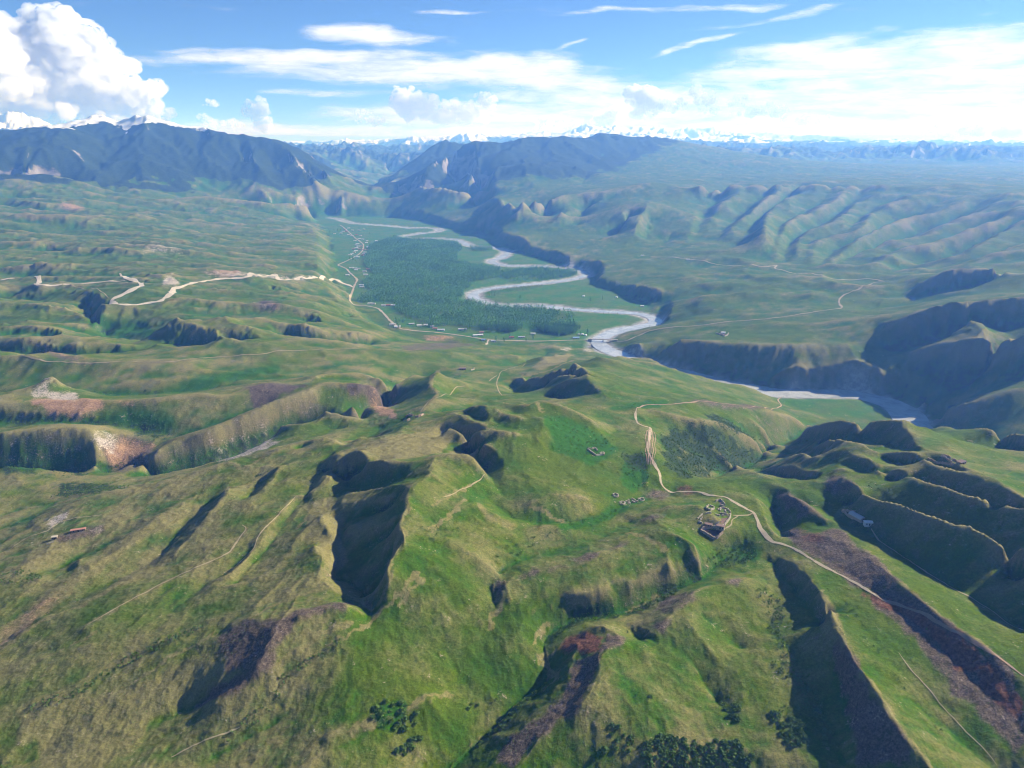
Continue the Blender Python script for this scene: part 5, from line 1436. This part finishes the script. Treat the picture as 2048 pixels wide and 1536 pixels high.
# ---- shrubs
bush_protos = [crown_mesh(rg, 16, 1.5 + 0.6 * rg.random(), 1.25, 0.0, False) for k in range(5)]
big_bush = [crown_mesh(rg, 90, 2.6 + rg.random(), 1.9 + 0.5 * rg.random(), 0.0, False) for k in range(5)]
BUSH_AREAS = [  # photograph outline, spacing in metres, where
 ([(1283,1490),(1300,1472),(1340,1470),(1380,1480),(1420,1485),(1450,1470),(1485,1490),(1510,1510),(1500,1545),(1290,1545)], 2.4, 'in the dense thicket at the bottom edge'),
 ([(1438,1400),(1455,1392),(1475,1410),(1485,1430),(1475,1448),(1455,1440),(1445,1425)], 2.8, 'in the dark clump on the lit slope below the middle'),
 ([(1538,1322),(1560,1330),(1575,1345),(1590,1365),(1570,1355),(1550,1340)], 2.4, 'in the strip at the lip of the lower hollow'),
 ([(1510,1180),(1535,1175),(1560,1200),(1570,1230),(1560,1270),(1585,1310),(1620,1350),(1640,1400),(1660,1450),(1680,1500),(1650,1490),(1620,1430),(1590,1370),(1560,1310),(1540,1270),(1535,1220)], 3.0, 'along the green ravine in the lower right'),
 ([(1540,1430),(1570,1410),(1600,1440),(1620,1480),(1600,1500),(1560,1480)], 2.6, 'on the olive slope beside the lower ravine'),
 ([(1410,1120),(1430,1095),(1470,1080),(1510,1085),(1520,1110),(1490,1125),(1450,1135)], 2.8, 'in the lush hollow below the stone pens'),
 ([(1545,1000),(1560,1010),(1565,1045),(1550,1060),(1540,1030)], 2.8, 'in the dark notch beside the farm road'),
 ([(1095,1300),(1115,1265),(1150,1242),(1240,1232),(1300,1205),(1350,1183),(1350,1190),(1290,1220),(1200,1240),(1140,1255),(1105,1290)], 2.6, 'along the curving gully below the rounded hill'),
 ([(1010,1440),(1060,1390),(1095,1365),(1100,1372),(1060,1400),(1010,1455),(960,1492),(950,1488)], 2.6, 'along the narrow gully in the bottom middle'),
 ([(735,1410),(780,1395),(825,1410),(845,1435),(820,1460),(770,1455),(740,1440)], 3.6, 'round the bright green patch at the bottom'),
 ([(170,1370),(240,1320),(330,1275),(410,1245),(400,1262),(320,1300),(230,1345),(160,1390),(60,1430),(40,1425)], 3.0, 'along the green trough on the lower left slope'),
 ([(440,1480),(540,1400),(560,1350),(650,1300),(700,1270),(690,1285),(620,1330),(570,1380),(540,1430),(470,1490)], 3.4, 'along the shallow gully in the lower left'),
 ([(830,1060),(870,1050),(920,1055),(910,1080),(860,1090),(830,1085)], 5.0, 'dotted on the slope right of the deep gully'),
 ([(1330,870),(1380,855),(1440,870),(1500,900),(1510,925),(1440,945),(1380,945),(1335,910)], 7.0, 'on the steep thicket slope of the ravine'),
 ([(1245,910),(1285,900),(1290,935),(1310,955),(1290,960),(1260,940)], 6.5, 'beside the braided track above the ravine'),
 ([(1420,830),(1450,835),(1500,870),(1525,892),(1480,870)], 8.0, 'on the shaded spur of the ravine'),
 ([(130,905),(182,900),(182,950),(100,952)], 5.0, 'in the dark corner below the left green hill'),
 ([(250,845),(300,850),(365,868),(345,874),(270,860)], 5.0, 'in the furrow above the tan left slope'),
 ([(0,1150),(40,1140),(80,1145),(90,1160),(40,1170),(0,1180)], 3.6, 'by the left edge below the ravine'),
 ([(1420,1225),(1440,1240),(1490,1290),(1470,1280)], 8.0, 'dotted on the lit lower slope'),
 ([(1270,1340),(1290,1360),(1310,1400),(1300,1405),(1280,1370)], 5.0, 'dotted in a line on the lit slope'),
 ([(1220,1440),(1265,1470),(1270,1500),(1240,1520),(1200,1500)], 3.4, 'left of the dense bottom thicket'),
 ([(1000,1390),(960,1400),(900,1420),(900,1428),(960,1412),(1000,1400)], 3.0, 'in the row above the bottom gully'),
 ([(780,1500),(830,1470),(850,1480),(800,1515)], 2.6, 'in the short row at the bottom'),
 ([(1690,1190),(1720,1240),(1760,1300),(1810,1370),(1880,1450),(1900,1470),(1880,1465),(1800,1375),(1740,1300),(1700,1230)], 4.5, 'in the long hollow at the lower right'),
 ([(1720,958),(1760,970),(1800,985),(1790,992),(1740,975)], 5.0, 'on the lit strip between the dark stripes'),
 ([(1100,1080),(1120,1060),(1080,1050),(1040,1080),(1000,1100),(980,1120),(1050,1110)], 6.0, 'scattered on the hummocky green middle slope'),
 ([(1120,850),(1200,860),(1250,890),(1200,900),(1140,890)], 9.0, 'scattered above the white-walled pen'),
]
near_pts = []; names_ = []
for poly, sp_, where in BUSH_AREAS:
    q = scatter_poly(poly, sp_, zf=1)
    if len(q):
        q = q[rr.random(len(q)) < 0.8]
    near_pts.append(q); names_ += [where] * len(q)
near_pts = np.vstack(near_pts); names_ = np.array(names_)
d_ = np.hypot(near_pts[:, 0], near_pts[:, 1]); order = np.argsort(d_)
near_pts, names_ = near_pts[order], names_[order]
BM = []
for k, (P, F_) in enumerate(big_bush):
    me = bpy.data.meshes.new('shrub'); me.from_pydata([tuple(v) for v in P], [], [tuple(f) for f in F_]); me.update(); me.materials.append(M_BUSH); BM.append(me)
NB = 290
for k in range(min(NB, len(near_pts))):
    p = near_pts[k]; o = bpy.data.objects.new('shrub', BM[int(rr.integers(5))]); COL.objects.link(o)
    s = rr.uniform(0.5, 1.15); o.location = (p[0], p[1], float(ground_z(p[0], p[1])) - 0.25); o.rotation_euler = (0, 0, rr.uniform(0, 6.28)); o.scale = (s * 1.1, s * 1.1, s * 0.65)
    tag(o, 'dark green shrub ' + names_[k], 'shrub', 'shrubs ' + names_[k])
rest_p = near_pts[NB:]
# wild scatter in hollows and gullies of the near hills
hw = (np.clip(A_shrub + 0.35 * A_lush - 0.2, 0, 1) * (MR < 1700) * (MR > 260) * (np.abs(MT) < 0.75)).ravel()
area = (MR * MR).ravel() * hw
pick = rr.choice(len(area), size=9000, p=area / area.sum())
wild = np.stack([MX.ravel()[pick], MY.ravel()[pick]], 1) + rr.normal(0, 2.0, (9000, 2))
tuft_p = [crown_mesh(rg, 5, 0.7, 0.8, 0.0, False) for k in range(4)]
hw2 = ((0.25 + A_shrub + 0.6 * A_bare + 0.5 * A_dry) * (MR < 1300) * (MR > 260) * (np.abs(MT) < 0.75) * np.clip(0.5 + fbm(MX, MY, 70.0, 4, 621, 0.6), 0, 1) ** 2).ravel()
area2 = (MR * MR).ravel() * hw2
pk = rr.choice(len(area2), size=26000, p=area2 / area2.sum())
tuft = np.stack([MX.ravel()[pk], MY.ravel()[pk]], 1) + rr.normal(0, 1.0, (26000, 2))
scatter_mesh('grass_tufts', tuft, tuft_p, M_BUSH, 'dark tufts and tiny bushes speckling the near hills', 0.4, 1.2, -0.1)
scatter_mesh('gully_scrub', rest_p, bush_protos, M_BUSH, 'green scrub lining the near gullies and ravines', 0.75, 1.6)
scatter_mesh('scrub', wild, bush_protos, M_BUSH, 'low dark scrub dotted over hollows and steep slopes', 0.45, 1.15)
# bushes along the river loops and field banks
bank = []
for p in RIVER[::2]:
    if 2000 < p[1] < 4300 and rr.random() < 0.75:
        sgn = rr.choice([-1, 1]); bank.append((p[0] + rr.normal(0, 6) + sgn * 4, p[1] - 42 * (1 if rr.random() < .8 else -1) + rr.normal(0, 6)))
bank = np.array(bank); rb, _, _ = polyline_dist(bank[:, 0], bank[:, 1], _rc, 90.0); bank = bank[(rb > 31)]
loop = scatter_poly([(975,590),(985,580),(1040,574),(1090,572),(1060,582),(1000,588),(985,600),(1010,608),(990,607)], 9.0)
scatter_mesh('riverside_scrub', np.vstack([bank, loop]), protos[:3], M_BUSH, 'dark riverside bushes lining the river loops', 0.28, 0.5)
print("plants", round(time.time() - T_START, 1))

# ------------------------------------------------------------------ clouds (beyond and above the haze)
def sky_dir(px, py):
    th, te = _tan_el0(px, py)
    v = np.array([math.sin(th), math.cos(th), te]); return v / np.linalg.norm(v), th, math.atan(te)
def icosphere(sub):
    t = (1 + 5 ** 0.5) / 2
    v = [(-1,t,0),(1,t,0),(-1,-t,0),(1,-t,0),(0,-1,t),(0,1,t),(0,-1,-t),(0,1,-t),(t,0,-1),(t,0,1),(-t,0,-1),(-t,0,1)]
    f = [(0,11,5),(0,5,1),(0,1,7),(0,7,10),(0,10,11),(1,5,9),(5,11,4),(11,10,2),(10,7,6),(7,1,8),(3,9,4),(3,4,2),(3,2,6),(3,6,8),(3,8,9),(4,9,5),(2,4,11),(6,2,10),(8,6,7),(9,8,1)]
    v = [np.array(p) / np.linalg.norm(p) for p in v]
    for _ in range(sub):
        c = {}; nf = []
        def mid(a, b):
            k = (min(a, b), max(a, b))
            if k not in c:
                p = v[a] + v[b]; v.append(p / np.linalg.norm(p)); c[k] = len(v) - 1
            return c[k]
        for a, b, d in f:
            ab, bd, da = mid(a, b), mid(b, d), mid(d, a)
            nf += [(a, ab, da), (b, bd, ab), (d, da, bd), (ab, bd, da)]
        f = nf
    return np.array(v), np.array(f)
_ICO = {k: icosphere(k) for k in (1, 2, 3, 4)}
def noise3(p, scale, seed, oct=3):
    q = p / scale
    return (fbm(q[:, 0] + 0.37 * q[:, 2], q[:, 1] - 0.61 * q[:, 2], 1.0, oct, seed) + fbm(q[:, 2] + 0.29 * q[:, 0], q[:, 0] - 0.53 * q[:, 1], 1.0, oct, seed + 3) + fbm(q[:, 1] - 0.41 * q[:, 2], q[:, 2] + 0.33 * q[:, 0], 1.0, oct, seed + 9)) / 3.0
def cloud_material():
    m = bpy.data.materials.new('cloud_vapour'); m.use_nodes = True; nt = m.node_tree; nt.nodes.clear()
    out = nt.nodes.new('ShaderNodeOutputMaterial'); pv = nt.nodes.new('ShaderNodeVolumePrincipled')
    pv.inputs['Color'].default_value = (1.0, 1.0, 1.0, 1); pv.inputs['Density'].default_value = CLOUD_DENS; pv.inputs["Anisotropy"].default_value = 0.0
    nt.links.new(pv.outputs[0], out.inputs['Volume'])
    return m
CLOUD_DENS = 0.0038
M_CLOUD = cloud_material()
def cumulus(name, label, blobs, dist, n_per, seed):
    """blobs: (px, py, half-width in px, half-height in px); heaped puffs in one body of vapour"""
    rng = np.random.default_rng(seed); V_, F_, off = [], [], 0
    k = dist / FPX
    for bx, by, rx, ry in blobs:
        d, th, el = sky_dir(bx, by)
        c = d * dist + np.array([0, 0, CAMZ]); R = np.array([math.cos(th), -math.sin(th), 0]); Fw = np.array([math.sin(th), math.cos(th), 0])
        rx_, ry_ = rx * k, ry * k
        n = max(4, int(n_per * (rx * ry) ** 0.5 / 30))
        for q in range(n):
            u = rng.normal(size=3); u /= np.linalg.norm(u); u *= rng.random() ** 0.35
            if u[2] < 0: u[2] *= 0.55
            s = ry_ * rng.uniform(0.4, 0.75) ** 2 * (1.15 - 0.45 * np.linalg.norm(u))
            ctr = c + R * (u[0] * (rx_ - s * 0.6)) + Fw * (u[1] * rx_ * 0.6) + np.array([0, 0, 1]) * (u[2] * (ry_ - s * 0.6))
            v, f = _ICO[4] if s > 260 else _ICO[3]
            p = v * s * np.array([1.12, 1.12, 0.95]) + ctr
            nn = noise3(p, s * 0.9, seed, 5)
            p = p + v * (s * (0.8 * nn + 0.1))[:, None]
            V_.append(p); F_.append(f + off); off += len(v)
    me = bpy.data.meshes.new(name); me.from_pydata(np.vstack(V_), [], np.vstack(F_).tolist()); me.update()
    me.materials.append(M_CLOUD)
    o = bpy.data.objects.new(name, me); COL.objects.link(o)
    o['label'] = label; o['category'] = 'cloud'; o['group'] = 'heaped clouds over the mountains'
    return o
cumulus_specs = [
 ('huge white heaped cloud towering over the snowy left mountain', [(-70,155,150,90),(30,150,112,78),(115,115,70,75),(165,165,95,62),(235,197,85,44),(108,62,36,34),(180,110,45,45),(285,225,50,24),(60,215,150,40),(200,240,130,20)], 26000, 42, 1),
 ('small upright white cloud alone in the blue right of the huge heaped one', [(512,220,24,24),(525,248,20,24),(500,207,12,10)], 30000, 34, 2),
 ('tiny white puff just left of the small upright cloud', [(425,207,20,11)], 30000, 30, 3),
 ('low thin white cloud bank on the left mountain shoulder', [(440,248,48,14),(410,238,16,10)], 30500, 26, 4),
 ('broad white heaped cloud above the gap between the mountains', [(885,232,95,22),(815,205,38,32),(850,215,40,26),(905,212,45,18),(800,187,16,14),(940,235,45,18)], 33000, 34, 5),
 ('small white puff beside the broad heaped cloud', [(972,203,24,18),(960,192,12,9)], 33000, 30, 6),
 ('low ragged white cloud left of the broad heaped cloud', [(745,242,38,14),(725,225,16,9)], 34000, 28, 7),
 ('flat white cloud resting on the right mountain crest', [(1105,254,50,12),(1085,246,24,10),(1150,250,30,12)], 34000, 28, 8),
 ('white tower of cloud rising behind the right mountain crest', [(1215,242,36,20),(1232,225,18,16),(1200,232,18,12)], 34000, 32, 9),
 ('lumpy white cloud with a bright left head above the right mountain', [(1270,185,28,18),(1300,200,50,28),(1335,212,40,18),(1290,225,30,18)], 33000, 34, 10),
 ('bright white puff between the lumpy cloud and the white sheet', [(1390,185,24,14),(1415,200,28,18),(1420,220,26,12)], 33000, 32, 11),
 ('long low white cloud row over the far snowy range', [(1480,205,28,13),(1545,222,40,16),(1610,238,45,15),(1500,228,40,14)], 35000, 28, 12),
 ('low white cloud bank on the horizon at the right edge', [(1900,262,70,16),(1985,258,60,20),(2060,255,50,24)], 36000, 24, 13),
]
for lab_, bl_, d_, n_, s_ in cumulus_specs:
    cumulus('cumulus_cloud', lab_, bl_, d_, n_, s_)
# high thin cloud: real sheets of ice cloud, far out and level
CIR = [(620,115,300,16,-0.03),(480,102,200,9,0.02),(1000,130,170,22,0.03),(1110,135,60,28,0.1),(1190,168,130,26,0.16),(1310,205,110,34,0.12),(735,70,140,20,0.06),(600,135,160,8,0.05),(760,158,240,9,0.02),(640,185,160,9,0.02),
       (1720,125,280,55,-0.05),(1960,110,260,60,-0.06),(1650,95,160,20,-0.12),(1560,150,200,26,-0.02),(1800,205,240,36,0.10),(2040,215,170,60,0.12),(1620,170,120,14,0.02),(1400,85,120,7,-0.24),(1330,100,60,8,-0.3),(1240,22,130,8,-0.06),(1450,12,140,8,-0.05),(1560,36,150,10,-0.16),(1130,88,40,6,-0.4),(1980,165,320,70,0.0),(1900,240,260,40,0.0),(900,20,80,5,0),(850,140,360,34,0.03),(560,118,280,18,0.0),(1000,150,260,34,0.1),(1250,205,300,56,0.08),(1500,215,300,50,0.05),(1050,235,400,34,0.0),(1700,255,500,40,0.0),(2000,270,400,44,0.0),(1500,262,420,26,0.0),(900,265,500,16,0.0),(500,262,300,14,0.0)]
def make_cirrus():
    az = np.radians(np.linspace(-50, 50, 420)); el = np.radians(np.linspace(0.9, 13.0, 200))
    A, E = np.meshgrid(az, el)
    HT = 3600.0
    r = HT / np.tan(E)
    x, y, z = r * np.sin(A), r * np.cos(A), np.full_like(r, CAMZ + HT)
    # where each vertex stands in the photograph's frame (bearing and height angle)
    te = np.tan(E); dy = np.cos(A)
    fw = dy * math.cos(PITCH) - te * math.sin(PITCH); up = dy * math.sin(PITCH) + te * math.cos(PITCH)
    u = 1024 + FPX * np.sin(A) / fw; v = 768 - FPX * up / fw
    wx = u + 40 * fbm(u, v * 3, 260, 3, 501); wy = v + 9 * fbm(u, v * 3, 200, 3, 507)
    D = np.full(u.shape, -0.8)
    for cx, cy, rx, ry, t in CIR:
        top = 0.5 if ry < 12 else 1.0
        du, dv = (wx - cx), (wy - cy); dv = dv - du * t
        D = np.maximum(D, top - (du / rx) ** 2 - (dv / ry) ** 2)
    D = np.clip(D, -0.8, 1)
    D = np.where((u < -60) | (u > 2110), np.maximum(D, -0.35 + 0.9 * fbm(u, v * 4, 500, 3, 511)), D)
    nr, nc = A.shape; idx = np.arange(nr * nc).reshape(nr, nc)
    f = np.stack([idx[:-1, :-1], idx[:-1, 1:], idx[1:, 1:], idx[1:, :-1]], -1).reshape(-1, 4)
    me = bpy.data.meshes.new('high_cloud'); me.from_pydata(np.stack([x, y, z], -1).reshape(-1, 3), [], f.tolist()); me.update()
    at = me.attributes.new('thick', 'FLOAT', 'POINT'); at.data.foreach_set('value', D.ravel().astype(np.float32))
    uv = me.uv_layers.new(name='UVMap')
    q = np.stack([np.degrees(A), np.degrees(E)], -1).reshape(-1, 2)[f.ravel()]
    uv.data.foreach_set('uv', q.astype(np.float32).ravel())
    m = bpy.data.materials.new('ice_cloud'); m.use_nodes = True; nt = m.node_tree; nt.nodes.clear()
    out = nt.nodes.new('ShaderNodeOutputMaterial')
    at_ = nt.nodes.new('ShaderNodeAttribute'); at_.attribute_name = 'thick'
    tc = nt.nodes.new('ShaderNodeTexCoord')
    def mapped(sx, sy, rot):
        mp = nt.nodes.new('ShaderNodeMapping'); mp.inputs['Scale'].default_value = (sx, sy, 1); mp.inputs['Rotation'].default_value = (0, 0, rot)
        nt.links.new(tc.outputs['UV'], mp.inputs['Vector']); return mp.outputs[0]
    n1 = n_noise(nt, mapped(0.16, 1.3, -0.05), 1.0, 8, 0.62, 0.6); n2 = n_noise(nt, mapped(0.5, 1.4, 0.1), 1.0, 7, 0.6, 0.4)
    d = V(nt, at_.outputs['Fac']) * 0.8 + (n1 - 0.5) * 2.2 + (n2 - 0.5) * 1.1
    a = d.step(-0.45, 1.25) * 0.95
    df = nt.nodes.new('ShaderNodeBsdfDiffuse'); df.inputs['Color'].default_value = (0.9, 0.9, 0.92, 1)
    tl = nt.nodes.new('ShaderNodeBsdfTranslucent'); tl.inputs['Color'].default_value = (0.93, 0.93, 0.95, 1)
    tr = nt.nodes.new('ShaderNodeBsdfTransparent')
    m1 = nt.nodes.new('ShaderNodeMixShader'); m1.inputs[0].default_value = 0.75
    nt.links.new(df.outputs[0], m1.inputs[1]); nt.links.new(tl.outputs[0], m1.inputs[2])
    m2 = nt.nodes.new('ShaderNodeMixShader'); nt.links.new(a.s, m2.inputs[0]); nt.links.new(tr.outputs[0], m2.inputs[1]); nt.links.new(m1.outputs[0], m2.inputs[2])
    nt.links.new(m2.outputs[0], out.inputs['Surface'])
    me.materials.append(m)
    o = bpy.data.objects.new('high_cloud', me); COL.objects.link(o)
    o['kind'] = 'stuff'; o['label'] = 'thin white high cloud drawn out in streaks across the blue sky'
make_cirrus()

# ------------------------------------------------------------------ haze
def make_haze():
    me = bpy.data.meshes.new('haze')
    x0, x1, y0, y1, z0, z1 = -44000, 44000, -2500, 44000, float(MZ.min()) - 30, float(max(MZ.max(), CAMZ)) + 40
    v = [(x, y, z) for z in (z0, z1) for y in (y0, y1) for x in (x0, x1)]
    me.from_pydata(v, [], [(0, 2, 3, 1), (4, 5, 7, 6), (0, 1, 5, 4), (2, 6, 7, 3), (0, 4, 6, 2), (1, 3, 7, 5)])
    m = bpy.data.materials.new('haze_air'); m.use_nodes = True; nt = m.node_tree; nt.nodes.clear()
    out = nt.nodes.new('ShaderNodeOutputMaterial'); pv = nt.nodes.new('ShaderNodeVolumePrincipled')
    pv.inputs['Color'].default_value = (0.14, 0.35, 1.0, 1); pv.inputs['Absorption Color'].default_value = (1, 1, 1, 1); pv.inputs['Density'].default_value = HAZE
    pv.inputs['Anisotropy'].default_value = 0.25
    nt.links.new(pv.outputs[0], out.inputs['Volume'])
    me.materials.append(m)
    o = bpy.data.objects.new('haze', me); COL.objects.link(o); o['kind'] = 'stuff'; o['label'] = 'pale blue haze filling the air over the valley'
HAZE = 1.0e-4
make_haze()
